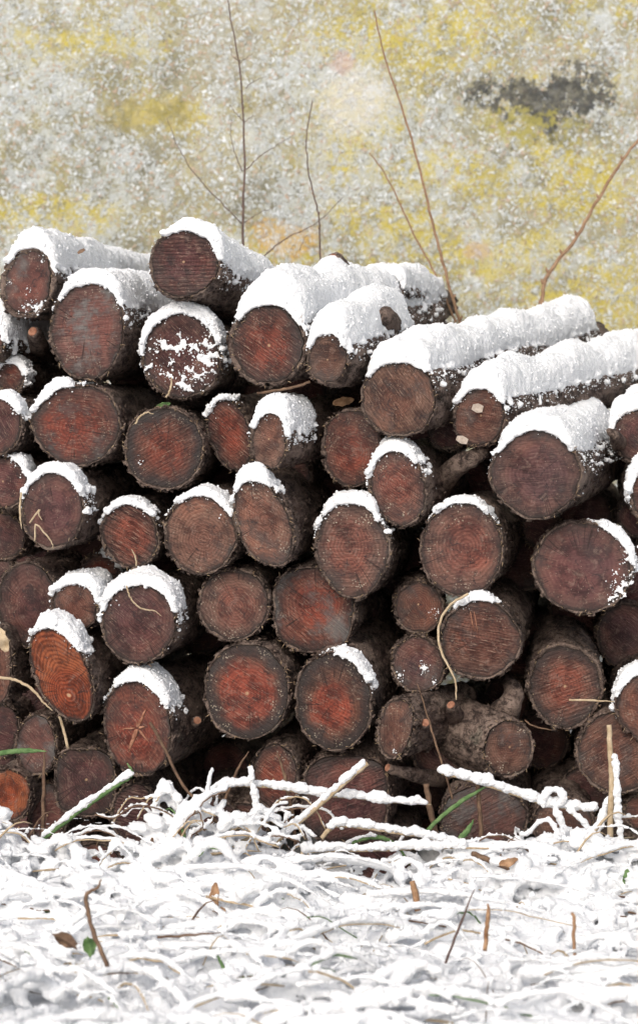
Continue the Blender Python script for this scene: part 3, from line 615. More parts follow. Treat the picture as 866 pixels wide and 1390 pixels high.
def snow_on(i, d):
    if not d['snow'] and not d['o'].get('patches'): return
    rr = random.Random(i * 31 + 5); sp = Soup(); c = d['c']; k = S * (D + d['y0']) / D
    lab = d['snow'][4] if d['snow'] else 'snow flecks stuck to the end of the ' + d['o'].get('short', '')
    if d['snow']:
        ang, hw, T, ln, _ = d['snow']; ang, hw = R(ang), R(hw)
        nv = 34; nu = max(8, int(ln / .007)) if ln < .2 else int(ln / .010)
        s0 = -.007
        u = np.linspace(0, 1, nu); v = np.linspace(-1, 1, nv); U, Vv = np.meshgrid(u, v, indexing='ij')
        s = s0 + (ln - s0) * U
        # ragged side edges
        fe = 22 if ln < .15 else 8; eL = 1 + .20 * fbm(s * fe, 0, i, i + 1, 2); eR = 1 + .20 * fbm(s * fe, 9, i, i + 2, 2)
        th = ang + hw * np.where(Vv < 0, Vv * eL, Vv * eR)
        rb = np.interp(np.mod(th, 2 * np.pi), np.r_[d['th'], 2 * np.pi], np.r_[d['base'], d['base'][0]]) * kfac(d, s)
        prof = np.clip(1 - np.abs(Vv) ** 2.4, 0, 1) ** .65
        fr = np.clip((s - s0) / (.6 * T + .004), 0, 1); fr = np.sqrt(1 - (1 - fr) ** 2)
        bk = np.clip((ln - s) / (.6 * T + .006), 0, 1); bk = np.sqrt(1 - (1 - bk) ** 2)
        lump = 1 + .42 * fbm(s * 10, th * 1.0, i, i + 3, 2) + .30 * fbm(s * 24, th * 2.4, i + .5, i + 6, 1) + .10 * fbm(s * 50, th * 7, i, i + 4, 2)
        T *= .78 if ln < .15 else .92
        t = T * prof * fr * bk * lump
        X = surf(d, th, s, rb + t * .45); X[..., 2] += t * .6
        Xb = surf(d, th, s, rb - .006)
        n1 = nu * nv; V = np.concatenate([X.reshape(-1, 3), Xb.reshape(-1, 3)]); F = []
        for a in range(nu - 1):
            for b in range(nv - 1):
                q = (a * nv + b, (a + 1) * nv + b, (a + 1) * nv + b + 1, a * nv + b + 1); F.append(q); F.append(tuple(n1 + x for x in reversed(q)))
        for a in range(nu - 1):
            for b in (0, nv - 1):
                q = (a * nv + b, (a + 1) * nv + b, n1 + (a + 1) * nv + b, n1 + a * nv + b); F.append(q if b else tuple(reversed(q)))
        for b in range(nv - 1):
            for a in (0, nu - 1):
                q = (a * nv + b, a * nv + b + 1, n1 + a * nv + b + 1, n1 + a * nv + b); F.append(tuple(reversed(q)) if a else q)
        sp.add(V, F, 0)
        # crumbs along the edges
        ncr = int(26 + ln * 420)
        for _ in range(ncr):
            s1 = rr.uniform(s0, ln); sd = rr.choice((-1, 1)); e = rr.uniform(.80, 1.0) if rr.random() < .6 else rr.uniform(.95, 1.3)
            a = ang + hw * sd * (e if rr.random() < .75 else rr.uniform(1.1, 1.5)); rbb = float(np.interp(a % (2 * math.pi), np.r_[d['th'], 2 * np.pi], np.r_[d['base'], d['base'][0]])) * float(kfac(d, s1))
            r_ = rr.uniform(.0016, .0058) * (1.15 if e < 1 else .7); p = surf(d, np.array([a]), np.array([s1]), np.array([rbb + r_ * .3]))[0]
            ball(sp, p, r_, (rr.uniform(.8, 1.4), rr.uniform(.8, 1.5), rr.uniform(.7, 1.1)))
        nf = int(6 + math.degrees(hw) * .35)
        for _ in range(nf):         # ragged front lip
            a = ang + hw * rr.uniform(-1, 1); rbb = float(np.interp(a % (2 * math.pi), np.r_[d['th'], 2 * np.pi], np.r_[d['base'], d['base'][0]]))
            r_ = rr.uniform(.0025, .0055); p = surf(d, np.array([a]), np.array([rr.uniform(-.004, .002)]), np.array([rbb + rr.uniform(-.004, .004)]))[0]
            ball(sp, p, r_, (1.2, .8, .9))
    for (dx, dy, r_) in d['o'].get('patches', ()):
        for q in range(4 + int(r_ * 1.3)):
            x = (dx + rr.gauss(0, r_ * .55)) * k; z = (-dy + rr.gauss(0, r_ * .50)) * k
            rq = rr.uniform(.12, .40) * r_ * k
            ball(sp, (x, d['tx'] * x + d['tz'] * z - .001, z), max(rq, .0012), (rr.uniform(.8, 1.3), .6, rr.uniform(.8, 1.2)))
    me = remesh(sp.mesh('settled_snow', [SNOW]), .0022 if (not d['snow'] or d['snow'][3] < .15) else .0030, .0014, 230, i, 1, .0016 if d['snow'] else .0)
    ex = []
    if d['snow']:
        for _ in range(int(60 + ln * 1100)):
            s1 = rr.uniform(s0, ln); e = 1 + abs(rr.gauss(-.05, .28)); a = ang + hw * rr.choice((-1, 1)) * e
            rbb = float(np.interp(a % (2 * math.pi), np.r_[d['th'], 2 * np.pi], np.r_[d['base'], d['base'][0]])) * float(kfac(d, s1))
            ex.append(surf(d, np.array([a]), np.array([s1]), np.array([rbb + .0005]))[0])
        for _ in range(26):      # specks on the cut face under the lip
            a = ang + hw * rr.uniform(-1.05, 1.05); rbb = float(np.interp(a % (2 * math.pi), np.r_[d['th'], 2 * np.pi], np.r_[d['base'], d['base'][0]]))
            ex.append(surf(d, np.array([a]), np.array([-.0012]), np.array([rbb - abs(rr.gauss(0, .006))]))[0])
    for (dx, dy, r_) in d['o'].get('patches', ()):
        for q in range(int(r_ * 2.2)):
            x = (dx + rr.gauss(0, r_ * .9)) * k; z = (-dy + rr.gauss(0, r_ * .9)) * k
            if (x / d['A']) ** 2 + (z / d['B']) ** 2 < .95: ex.append((x, d['tx'] * x + d['tz'] * z - .0008, z))
    me = powder(me, len(me.vertices) * (.035 if d['snow'] else .01), .0008, .0030, np.array(ex), i)
    if not d['snow']:
        lab = PLAB[i]
    elif len(d['o'].get('patches', ())) > 12:
        pass
    thing('settled_snow' if d['snow'] else 'snow_fleck', lab, 'snow', d['c'], 'snow lying on the logs', me)
PLAB = {14: 'single tiny white snow dot on the red end of the dark-rimmed snowless log', 21: 'small snow fleck on the right of the small log with the pale centre dot',
        24: 'scattered snow flecks on the small greyish purple log', 41: 'tiny snow fleck at the foot of the leaning split piece'}
for i, d in L.items(): build_log(i, d)
for i, d in L.items(): snow_on(i, d)

# stubs
stub(5, ((466, 372, .34), (458, 356, .31), (452, 352, .285)), (.020, .016, .012))
stub(18, ((590, 668, .16), (612, 640, .10), (640, 622, .05), (660, 612, .06)), (.026, .020, .015, .011), cut=False)
stub(42, ((668, 985, .12), (690, 962, .05), (697, 938, .06), (690, 925, .10)), (.034, .022, .016, .011))
stub(42, ((616, 985, .12), (616, 965, .04), (612, 957, .02)), (.02, .013, .009))
stub(41, ((560, 990, .05), (573, 984, .0), (577, 981, -.02)), (.014, .011, .009))
stub(70, ((600, 1058, .12), (560, 1052, .03), (526, 1042, .0)), (.017, .012, .008))
stub(10, ((842, 604, .20), (834, 592, .11), (826, 584, .09)), (.016, .010, .005), cut=False)
stub(11, ((52, 470, .25), (48, 453, .14), (45, 450, .12)), (.02, .012, .010))
stub(38, ((245, 1000, .14), (262, 985, .10), (268, 978, .06)), (.020, .013, .008))
stub(6, ((525, 440, .20), (521, 432, .13), (514, 430, .10)), (.026, .022, .013), cut=False)

# deep logs added to close the gaps and keep them dark
fr = [(d['cx'], d['cy'], d['a'], d['b']) for d in L.values()]
cand = []; rr = random.Random(3); top = np.array([[0, 400], [200, 380], [300, 380], [400, 400], [560, 440], [866, 520]])
for _ in range(6000):
    x, y = rr.uniform(-20, 886), rr.uniform(430, 1150); r_ = rr.uniform(30, 52)
    if y - r_ < np.interp(x, top[:, 0], top[:, 1]) + 75: continue
    if any(((x - cx) / (a * .88)) ** 2 + ((y - cy) / (b * .88)) ** 2 < 1 for cx, cy, a, b in fr): continue
    if any(math.hypot(x - c[0], y - c[1]) < (r_ + c[2]) * .98 for c in cand): continue
    cand.append((x, y, r_))
NA = 40
for n_, (x, y, r_) in enumerate(cand):
    i = 200 + n_; y0 = rr.uniform(.30, .42)
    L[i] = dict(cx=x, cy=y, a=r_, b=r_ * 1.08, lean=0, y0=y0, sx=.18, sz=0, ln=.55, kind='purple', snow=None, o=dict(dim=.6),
                label='dark log set far back in a gap between the front logs')
    t = build_log(i, L[i]); t['group'] = 'logs added deep in the gaps'

# wood chips stuck on the ends
def chip(px, py, y, w, h, label, m, ang=0):
    sp = Soup(); c = at(px, py, y); k = S; a = R(ang)
    V = []
    for yy in (-.0035, 0):
        for (x, z) in ((-1, -.7), (.1, -1), (1, -.5), (.9, .8), (-.2, 1), (-1.05, .4)):
            X, Z = x * w * k / 2, z * h * k / 2
            V.append((X * math.cos(a) - Z * math.sin(a), yy + x * .0012, X * math.sin(a) + Z * math.cos(a)))
    F = [(0, 1, 2, 3, 4, 5), (11, 10, 9, 8, 7, 6)] + [(j, 6 + j, 6 + (j + 1) % 6, (j + 1) % 6) for j in range(6)]
    sp.add(V, F); thing('wood_chip', label, 'wood chip', c, None, sp.mesh('wood_chip', [m], False))
chip(648, 554, .012, 15, 13, 'white chip stuck at the centre of the log end under the right skyline snow', PATCH, -20)
chip(627, 597, .012, 16, 11, 'pale square chip at the lower edge of the log that holds the white chip', PATCH, -25)
chip(111, 341, .10, 11, 5, 'small brown bark chip lying on the snow of the top-left log', BROWN, 28)

# ---------------------------------------------------------------- twigs behind the pile
def branchy(label, cat, m, stem, r0, r1, subs=(), y=.9, group=None, nodes=True, name='sapling', part='stem'):
    P = smooth_line([at(px, py, y + (dy[0] if dy else 0)) for px, py, *dy in stem], 6, .0012)
    base = P[0].copy(); t = thing(name, label, cat, base, group)
    def mk(P, ra, rb, nm):
        sp = Soup(); n = len(P); rd = [.72 * (ra + (rb - ra) * q / (n - 1)) for q in range(n)]
        sp.tube([p - base for p in P], rd, 7, 0, lump=.07)
        if nodes:
            for q in range(3, n - 1, 4):
                s_ = random.choice((-1, 1)); b0 = P[q] - base
                sp.tube([b0, b0 + Vector((s_ * rd[q] * 1.2, -.0006, rd[q] * 1.8)), b0 + Vector((s_ * rd[q] * 1.4, -.0006, rd[q] * 2.9))], [rd[q] * 1.05, rd[q] * .7, rd[q] * .2], 5, 0)
        link(nm, sp.mesh(nm, [m]), t)
    mk(P, r0, r1, part)
    for st in subs:
        ra = st[0]; mk(smooth_line([at(px, py, y + .0) for px, py in st[1:]], 5, .0015), ra, ra * .35, 'branch')
    return t
branchy('leafless sapling with paired thin branches against the wall left of the middle', 'sapling', TWIGM,
        ((331, 420), (330, 300), (332, 200), (326, 100), (312, 15), (309, -20)), .0042, .0014,
        ((.0020, (328, 303), (300, 275), (262, 232), (240, 195), (227, 160)), (.0018, (331, 232), (352, 214), (372, 200), (394, 185)),
         (.0017, (329, 232), (318, 205), (313, 182), (315, 162)), (.0015, (331, 166), (322, 155), (311, 142)), (.0015, (333, 120), (345, 110), (362, 104)),
         (.0014, (327, 86), (316, 76), (312, 60)), (.0015, (331, 303), (350, 290), (372, 281)), (.0012, (332, 166), (340, 160), (347, 157)), (.0012, (326, 84), (336, 78), (343, 72))), name='sapling')
branchy('thin dark upright twig with a swollen bud tip above the snow mound', 'twig', TWIGM,
        ((436, 400), (434, 320), (431, 285), (420, 240), (416, 185), (424, 137)), .0028, .0016, y=.85, name='twig')
branchy('bare side shoot leaning up to the right behind the deep snow mound', 'twig', TWIGM,
        ((340, 372), (358, 349), (385, 326), (430, 302), (465, 268)), .0028, .0009, ((.0012, (407, 340), (412, 325), (420, 318)),), y=.95, name='twig')
branchy('tall tan cane rising from the middle skyline and leaning left to the top', 'cane', TWIGO,
        ((628, 450), (617, 415), (598, 345), (586, 300), (566, 215), (540, 130), (520, 70), (508, 14)), .0052, .0020, y=.8, name='cane', part='stem')
branchy('short tan cane leaning left beside the tall one', 'cane', TWIGO,
        ((622, 450), (612, 422), (590, 370), (565, 325), (540, 270), (520, 232), (501, 207)), .0038, .0016, y=.82, name='cane')
branchy('reddish cane entering from the right edge and bending down to the snow', 'cane', TWIGO,
        ((736, 440), (737, 392), (748, 366), (780, 325), (800, 290), (825, 248), (850, 210), (885, 165)), .0062, .0040, y=.8, name='cane')

# ---------------------------------------------------------------- grass with snow
def blade(label, ctrl, wid, m, snow=None, name='grass_blade', cat='grass blade', y=-.10, n=6, group=None, flat=.35, tip=.35, lump=0):
    """ctrl: (px,py[,y]); wid px; snow: thickness px (list or value) laid along its top"""
    P = smooth_line([at(c[0], c[1], c[2] if len(c) > 2 else y) for c in ctrl], n, .0007)
    base = P[0].copy(); t = thing(name, label, cat, base, group)
    k = S; rd = np.interp(np.linspace(0, 1, len(P)), [0, .6, 1], [wid * k / 2, wid * k / 2, wid * k / 2 * tip])
    sp = Soup(); sp.tube([p - base for p in P], rd, 6, 0, flat=flat, lump=lump)
    link('blade' if 'blade' in name or 'reed' in name else 'stalk', sp.mesh('blade', [m]), t)
    if snow:
        a, b, th = snow; sp = Soup(); N = len(P); i0, i1 = int(a * (N - 1)), int(b * (N - 1))
        for q in range(i0, i1):
            g0 = .70 + .28 * math.sin(q * .9 + th) * math.sin(q * .43)
            for e in range(15):
                f = e / 15 + random.uniform(-.08, .08); p = P[q].lerp(P[min(q + 1, N - 1)], max(0, min(1, f))) - base
                r_ = th * k * .40 * random.uniform(.5, 1.05) * (g0 + .30)
                ball(sp, p + Vector((random.uniform(-.5, .5) * r_, random.uniform(-.4, .4) * r_, wid * k * .3 + r_ * random.uniform(.1, 1.0))), r_, (random.uniform(.8, 1.3), .9, random.uniform(.7, 1.1)))
        link('snow_crust', remesh(sp.mesh('snow_crust', [SNOW]), .0018, .0016, 260, random.randint(0, 99)), t)
    return t
blade('thick pale reed slanting up to the right before the wide dark log, snow on top', ((352, 1165), (372, 1144), (430, 1095), (470, 1060), (499, 1036)), 8, STRAW, (.05, .97, 10), 'snowy_reed', 'reed', -.16, flat=.6, tip=.8)
blade('long snow-coated reed arching right across the bottom middle logs', ((268, 1105), (285, 1080), (305, 1068), (345, 1066), (400, 1073), (430, 1078), (480, 1083), (530, 1089), (585, 1092)), 5, STRAW, (.02, .99, 13), 'snowy_reed', 'reed', -.13)
blade('short upright reed fully coated in snow beside the brown straw, left of the middle', ((352, 1140), (349, 1105), (344, 1070), (339, 1038)), 4, STRAW, (.0, .99, 9), 'snowy_reed', 'reed', -.15)
blade('reed bent to a peak with snow on its long right arm, bottom middle', ((436, 1138), (446, 1127), (458, 1120), (500, 1124), (545, 1131), (590, 1139), (640, 1150)), 6, STRAW, (.2, .95, 12), 'snowy_reed', 'reed', -.18, flat=.6)
blade('straight level reed bent sharply down at its left end, bottom middle', ((396, 1200), (409, 1180), (411, 1157), (430, 1155), (500, 1154), (560, 1152), (620, 1151), (680, 1152)), 5, STRAW, (.36, .9, 13), 'snowy_reed', 'reed', -.21, flat=.6, n=5)
blade('snow-laden reed sloping down to the right across the lower right logs', ((600, 1049), (625, 1055), (660, 1065), (700, 1078), (740, 1092), (775, 1098), (810, 1100)), 6, STRAW, (.0, .98, 14), 'snowy_reed', 'reed', -.12)
blade('upright pale straw with snow clots in front of the scratched brown log, lower right', ((829, 1165), (828, 1110), (830, 1060), (828, 1020), (826, 984)), 8, STRAW, None, 'pale_straw', 'straw', -.15, flat=.6, tip=.8)
blade('thinner snow-caked straw just right of the tall pale one, lower right', ((842, 1150), (838, 1100), (836, 1060), (834, 1022)), 5, STRAW, (.0, .98, 10), 'snowy_straw', 'straw', -.16)
blade('green blade under a snow strip with a dry curled tip, lower left', ((58, 1138), (95, 1110), (130, 1085), (160, 1064), (175, 1055), (180, 1048), (173, 1036)), 8, GREEN, (.0, .72, 9), 'snowy_green_stalk', 'grass blade', -.12, flat=.5, tip=.2)
blade('flat green leaf tip reaching in from the left edge', ((-20, 1024), (5, 1022), (30, 1019), (50, 1019), (64, 1020)), 7, GREEN, None, 'green_leaf', 'leaf', -.10, tip=.1)
blade('thin brown dead stalk standing in front of the dull brown log, lower left', ((58, 1160), (59, 1110), (60, 1060), (61, 1016)), 5, BROWN, None, 'dead_stalk', 'stalk', -.07, flat=.8, lump=.15)
blade('thin dark twig slanting down right over the star-cracked log', ((204, 980), (222, 1013), (245, 1060), (270, 1090), (302, 1124)), 4, BROWN, None, 'thin_twig', 'twig', -.16, flat=1, tip=1.4, lump=.12)
blade('upright rusty brown straw in front of the small light red log', ((402, 1150), (398, 1110), (390, 1070), (384, 1045), (376, 1022)), 5, BROWN, None, 'dead_stalk', 'stalk', -.10, flat=.8)
blade('arched green blade over the slanting-grained bottom log', ((470, 1150), (478, 1143), (500, 1137), (520, 1138), (540, 1150), (556, 1174)), 6, GREEN, (.05, .5, 6), 'green_grass_stalk', 'grass blade', -.12, flat=.4)
blade('long green blade slanting up right over the broad blotched log', ((575, 1135), (590, 1117), (620, 1092), (645, 1076), (665, 1064)), 6, GREEN, None, 'green_grass_stalk', 'grass blade', -.10, flat=.4, tip=.3)
blade('short green blade right of the brown sticks', ((616, 1165), (624, 1140), (636, 1125), (643, 1112)), 8, GREEN, None, 'green_grass_stalk', 'grass blade', -.14, flat=.4, tip=.1)
blade('broken brown stick standing left of the long green blade', ((596, 1150), (590, 1125), (583, 1095), (578, 1064)), 8, BROWN, None, 'dead_stalk', 'stalk', -.08, flat=.9, tip=1, lump=.15)
blade('straight short brown stick in front of the broad blotched log', ((653, 1142), (652, 1115), (650, 1090), (648, 1066)), 6, BROWN, None, 'dead_stalk', 'stalk', -.09, flat=.9, tip=1, lump=.1)
blade('snowy strand hanging from the sloping reed, lower right', ((752, 1092), (756, 1108), (762, 1120), (767, 1134)), 4, STRAW, (.0, 1, 9), 'snowy_strand', 'grass blade', -.13)
blade('second snowy strand spreading right from the sloping reed', ((772, 1100), (785, 1112), (795, 1122), (806, 1140)), 4, STRAW, (.0, 1, 8), 'snowy_strand', 'grass blade', -.13)
blade('snowy strand leaning right beside the upright straws', ((800, 1150), (812, 1125), (820, 1100), (826, 1088)), 4, STRAW, (.0, 1, 10), 'snowy_strand', 'grass blade', -.14)
blade('loop of reed caked in snow above the sloping reed, lower right', ((737, 1096), (739, 1082), (749, 1074), (761, 1077), (764, 1088), (757, 1096)), 4, STRAW, (.0, 1, 9), 'snowy_loop', 'grass blade', -.13)
blade('forked dark weed stem standing in the snow at the bottom left', ((146, 1312, -.72), (135, 1285, -.70), (124, 1255, -.68), (118, 1228, -.66), (119, 1214, -.66), (132, 1205, -.66), (138, 1194, -.66)), 5, BROWN, None, 'weed_stem', 'stem', flat=1, lump=.15)
blade('tan broken stub upright in the snow, bottom right of the middle', ((658, 1290, -.60), (660, 1262, -.60), (663, 1238, -.60), (661, 1227, -.60)), 5, LEAFB, None, 'straw_stub', 'stub', flat=.6, tip=.35)
blade('tan upright straw stub in the snow at the bottom right', ((781, 1310, -.66), (778, 1275, -.66), (779, 1250, -.66), (776, 1239, -.66)), 4, LEAFB, None, 'straw_stub', 'stub', flat=.8, tip=.9)
blade('thin grey stalk leaning right in the snow, bottom middle right', ((604, 1310, -.64), (620, 1265, -.60), (644, 1207, -.56)), 3, TWIGM, None, 'thin_stalk', 'stalk', flat=1)
blade('brown and green-tipped stub below the slanting-grained log', ((567, 1236, -.42), (564, 1215, -.42), (559, 1196, -.42)), 8, LEAFB, None, 'straw_stub', 'stub', flat=.8, tip=.8)
blade('dark twig lying on the snow, lower left of the middle', ((214, 1272, -.62), (250, 1270, -.62), (300, 1266, -.62)), 3, BROWN, None, 'thin_twig', 'twig', flat=1)
blade('dark bent twig half buried in snow right of the middle', ((640, 1158, -.26), (655, 1164, -.26), (690, 1178, -.28), (727, 1184, -.30)), 7, BROWN, None, 'thin_twig', 'twig', flat=1, tip=1, lump=.15)
blade('thin brown weed stem with a pink bud crossing the small greyish purple log', ((614, 1085), (604, 1050), (590, 1005), (578, 965), (566, 928)), 3, BROWN, None, 'weed_stem', 'stem', -.08, flat=1)
blade('curved tan strip hugging the left side of the orange-red log', ((636, 806), (612, 820), (597, 845), (596, 875), (606, 900), (618, 925), (619, 950)), 3.4, STRAW, None, 'dry_strip', 'bark strip', -.02, flat=.4, tip=.6)
blade('thin straw crossing the right part of the grey-crusted red log', ((772, 950, -.02), (800, 951, -.03), (834, 952, -.03)), 3, STRAW, None, 'thin_straw', 'straw', flat=1)
blade('tan grass blade arching down from the left edge below the orange log', ((-10, 920), (12, 921), (28, 926), (46, 937), (58, 952), (72, 965)), 4, STRAW, None, 'dry_grass_stalk', 'grass blade', -.06)
blade('straight tan straw dropping below the bright orange oval log', ((81, 972), (86, 988), (93, 1016)), 4, STRAW, None, 'thin_straw', 'straw', -.02, tip=1)
blade('curly white straw hanging over the log under the thick snow arch', ((172, 795), (176, 808), (184, 820), (196, 827), (210, 829), (219, 836)), 2.2, STRAW, None, 'curly_straw', 'straw', -.04, flat=1)
blade('tiny straw standing on the thick snow arch at the left', ((186, 768), (184, 756), (179, 746)), 2.2, STRAW, None, 'thin_straw', 'straw', -.02, flat=1)
blade('hooked straw on the lower part of the purple log', ((48, 735), (49, 712), (60, 722), (70, 735), (73, 745)), 2.2, STRAW, None, 'broken_straw', 'straw', -.015, flat=1, n=4)
blade('v-shaped broken straw in the middle of the purple log', ((41, 710), (54, 692), (53, 698), (58, 706)), 2.4, STRAW, None, 'broken_straw', 'straw', -.015, flat=1, n=4)
blade('straw hanging down the left rim of the purple log', ((29, 668), (28, 695), (30, 718)), 3, STRAW, None, 'broken_straw', 'straw', -.015, flat=1)
blade('small tan straw tuft at the foot of the spattered log', ((226, 540, .04), (232, 527, .04), (233, 512, .04)), 3, STRAW, None, 'straw_tuft', 'straw', flat=1)
blade('rope-like dry tendril lying under the bright red log', ((350, 534, .02), (380, 529, 0), (405, 524, 0), (421, 518, .0)), 4, BROWN, None, 'dry_tendril', 'twig', flat=1, tip=1, lump=.2)
blade('curved pale rootlet under the grey-crusted red log', ((712, 977, .06), (720, 984, .05), (735, 989, .05), (760, 992, .06)), 2.5, BROWN, None, 'rootlet', 'twig', flat=1)
blade('pale strip of peeled fibre along the upper left of the dark-rimmed log', ((184, 575, .01), (190, 566, .01), (199, 560, .01), (209, 562, .01)), 2.5, STRAW, None, 'fibre_strip', 'fibre', flat=1)
blade('rusty dry twig tangled behind the snow at the lower left of the middle', ((300, 1100, .0), (312, 1070, .0), (325, 1040, .0), (338, 1020, .0)), 4, BROWN, None, 'dry_twig', 'twig', flat=1, lump=.15)

# curled dead leaves
def leaf(label, px, py, y, w, h, ang, m=LEAFB, curl=.5):
    nU, nV = 9, 6; V = []; a = R(ang); c = at(px, py, y)
    for i in range(nU):
        u = i / (nU - 1); ww = math.sin(math.pi * min(.97, u * .93 + .05)) ** .7
        for j in range(nV):
            v = j / (nV - 1) * 2 - 1
            x = v * w * S / 2 * ww * (1 + .15 * math.sin(u * 17 + v)); z = (u - .5) * h * S
            yy = -curl * w * S * .5 * (v * v) * ww + .004 * math.sin(u * 9) + random.uniform(-.0008, .0008)
            V.append((x * math.cos(a) + z * math.sin(a), yy, -x * math.sin(a) + z * math.cos(a)))
    F = [(i * nV + j, i * nV + j + 1, (i + 1) * nV + j + 1, (i + 1) * nV + j) for i in range(nU - 1) for j in range(nV - 1)]
    me = mesh('withered_leaf', V, F, m); o = thing('withered_leaf', label, 'leaf', c, None, me)
    sd = o.modifiers.new('t', 'SOLIDIFY'); sd.thickness = .0006
leaf('curled tan leaf at the left edge above the weathered split log', 4, 868, -.06, 16, 34, -20, STRAW)
leaf('long brown withered leaf hanging in the snowy tuft, upper part', 243, 1145, -.22, 18, 54, 4)
leaf('crumpled brown leaf in the snowy tuft, right of the long one', 254, 1170, -.24, 20, 40, -30)
leaf('dark brown withered leaf strip at the right of the snowy tuft', 267, 1185, -.25, 12, 48, 6, BROWN)
leaf('narrow brown leaf strip at the left of the snowy tuft', 205, 1165, -.2, 10, 52, 4, BROWN)
leaf('light brown leaf hanging below the snowy tuft', 290, 1222, -.40, 13, 42, 8)
leaf('tan curled leaf scrap beside the light brown hanging leaf', 297, 1240, -.42, 16, 18, 60)
leaf('brown leaf lying in a hollow of the snow at the bottom left', 90, 1276, -.66, 30, 14, 30, BROWN, .3)
leaf('green leaf scrap in a hollow of the snow at the bottom left', 122, 1284, -.66, 22, 14, 80, GREEN, .3)
leaf('yellowish dead leaf on the snow beside the dark bent twig', 690, 1170, -.30, 10, 24, 75)
leaf('small green leaf beside the stalks at the right edge', 850, 1190, -.30, 10, 18, 10, GREEN, .3)
leaf('pink torn bark chip leaf in the gap above the centre', 466, 545, .10, 12, 30, 80, LEAFB)
leaf('pale green leaf scrap under the spattered log', 222, 550, .06, 7, 20, 75, GREEN)

# ---- the mass of flattened grass under snow (nobody could count it)
sp = Soup(); rr = random.Random(21)
def gh(x, y): return float(ground_h(np.array([x]), np.array([y]))[0])
prof_x = [-60, 0, 30, 60, 100, 140, 165, 195, 215, 240, 275, 310, 350, 385, 410, 440, 470, 520, 555, 590, 630, 660, 700, 750, 800, 866, 930]
prof_y = [1092, 1106, 1130, 1146, 1140, 1172, 1174, 1148, 1118, 1096, 1104, 1124, 1112, 1150, 1160, 1184, 1198, 1196, 1172, 1166, 1146, 1160, 1134, 1146, 1122, 1138, 1110]
def top_h(x, y):
    """height that reaches the snow outline of the photo from depth y"""
    px = CX + x / (S * (D + y) / D)
    return H + (HY - float(np.interp(px, prof_x, prof_y))) * S * (D + y) / D
def sausage(P, r0, r1, lump=.22):
    n = len(P); rd = [ (r0 + (r1 - r0) * q / (n - 1)) * (.75 if q in (0, n - 1) else 1) for q in range(n)]
    sp.tube(P, rd, 7, 0, lump=lump)
def lvl(x, y):
    f = min(1, max(0, (-y - .10) / .34)); f = f * f * (3 - 2 * f)
    return top_h(x, y) * (1 - f) + (gh(x, y) + .015) * f
# the front bank of clumps
for _ in range(900):
    x = rr.uniform(-.68, .68); y = -rr.uniform(.10, .46); z0 = gh(x, y)
    z = z0 + max(0, lvl(x, y) - z0) * rr.random() ** .4
    r_ = rr.uniform(.005, .015)
    ball(sp, (x, y, z - r_), r_, (rr.uniform(1, 1.7), 1, rr.uniform(.7, 1.1)))
for _ in range(170):     # inner bulk of the bank
    x = rr.uniform(-.68, .68); y = -rr.uniform(.15, .44); zt = lvl(x, y)
    if zt > .03: ball(sp, (x, y, zt * .42), max(.018, zt * .42), (1.3, 1.0, 1.0))
# soft hummocks and hollows
for _ in range(420):
    x = rr.uniform(-.72, .72); y = -.3 - 1.0 * rr.random(); r_ = rr.uniform(.012, .034)
    ball(sp, (x, y, lvl(x, y) - r_ * rr.uniform(.6, 1.2)), r_, (rr.uniform(1, 2.0), rr.uniform(.8, 1.4), rr.uniform(.6, .9)))
for _ in range(34):
    px = rr.uniform(-20, 890); x = (px - CX) * S; y = -rr.uniform(.14, .34); zt = lvl(x, y)
    if 400 < px < 590: continue
    for q in range(12):
        r_ = rr.uniform(.006, .017); ball(sp, (x + rr.gauss(0, .02), y + rr.gauss(0, .015), zt + rr.uniform(-.012, .012)), r_, (rr.uniform(1, 1.7), 1.1, rr.uniform(.6, .85)))
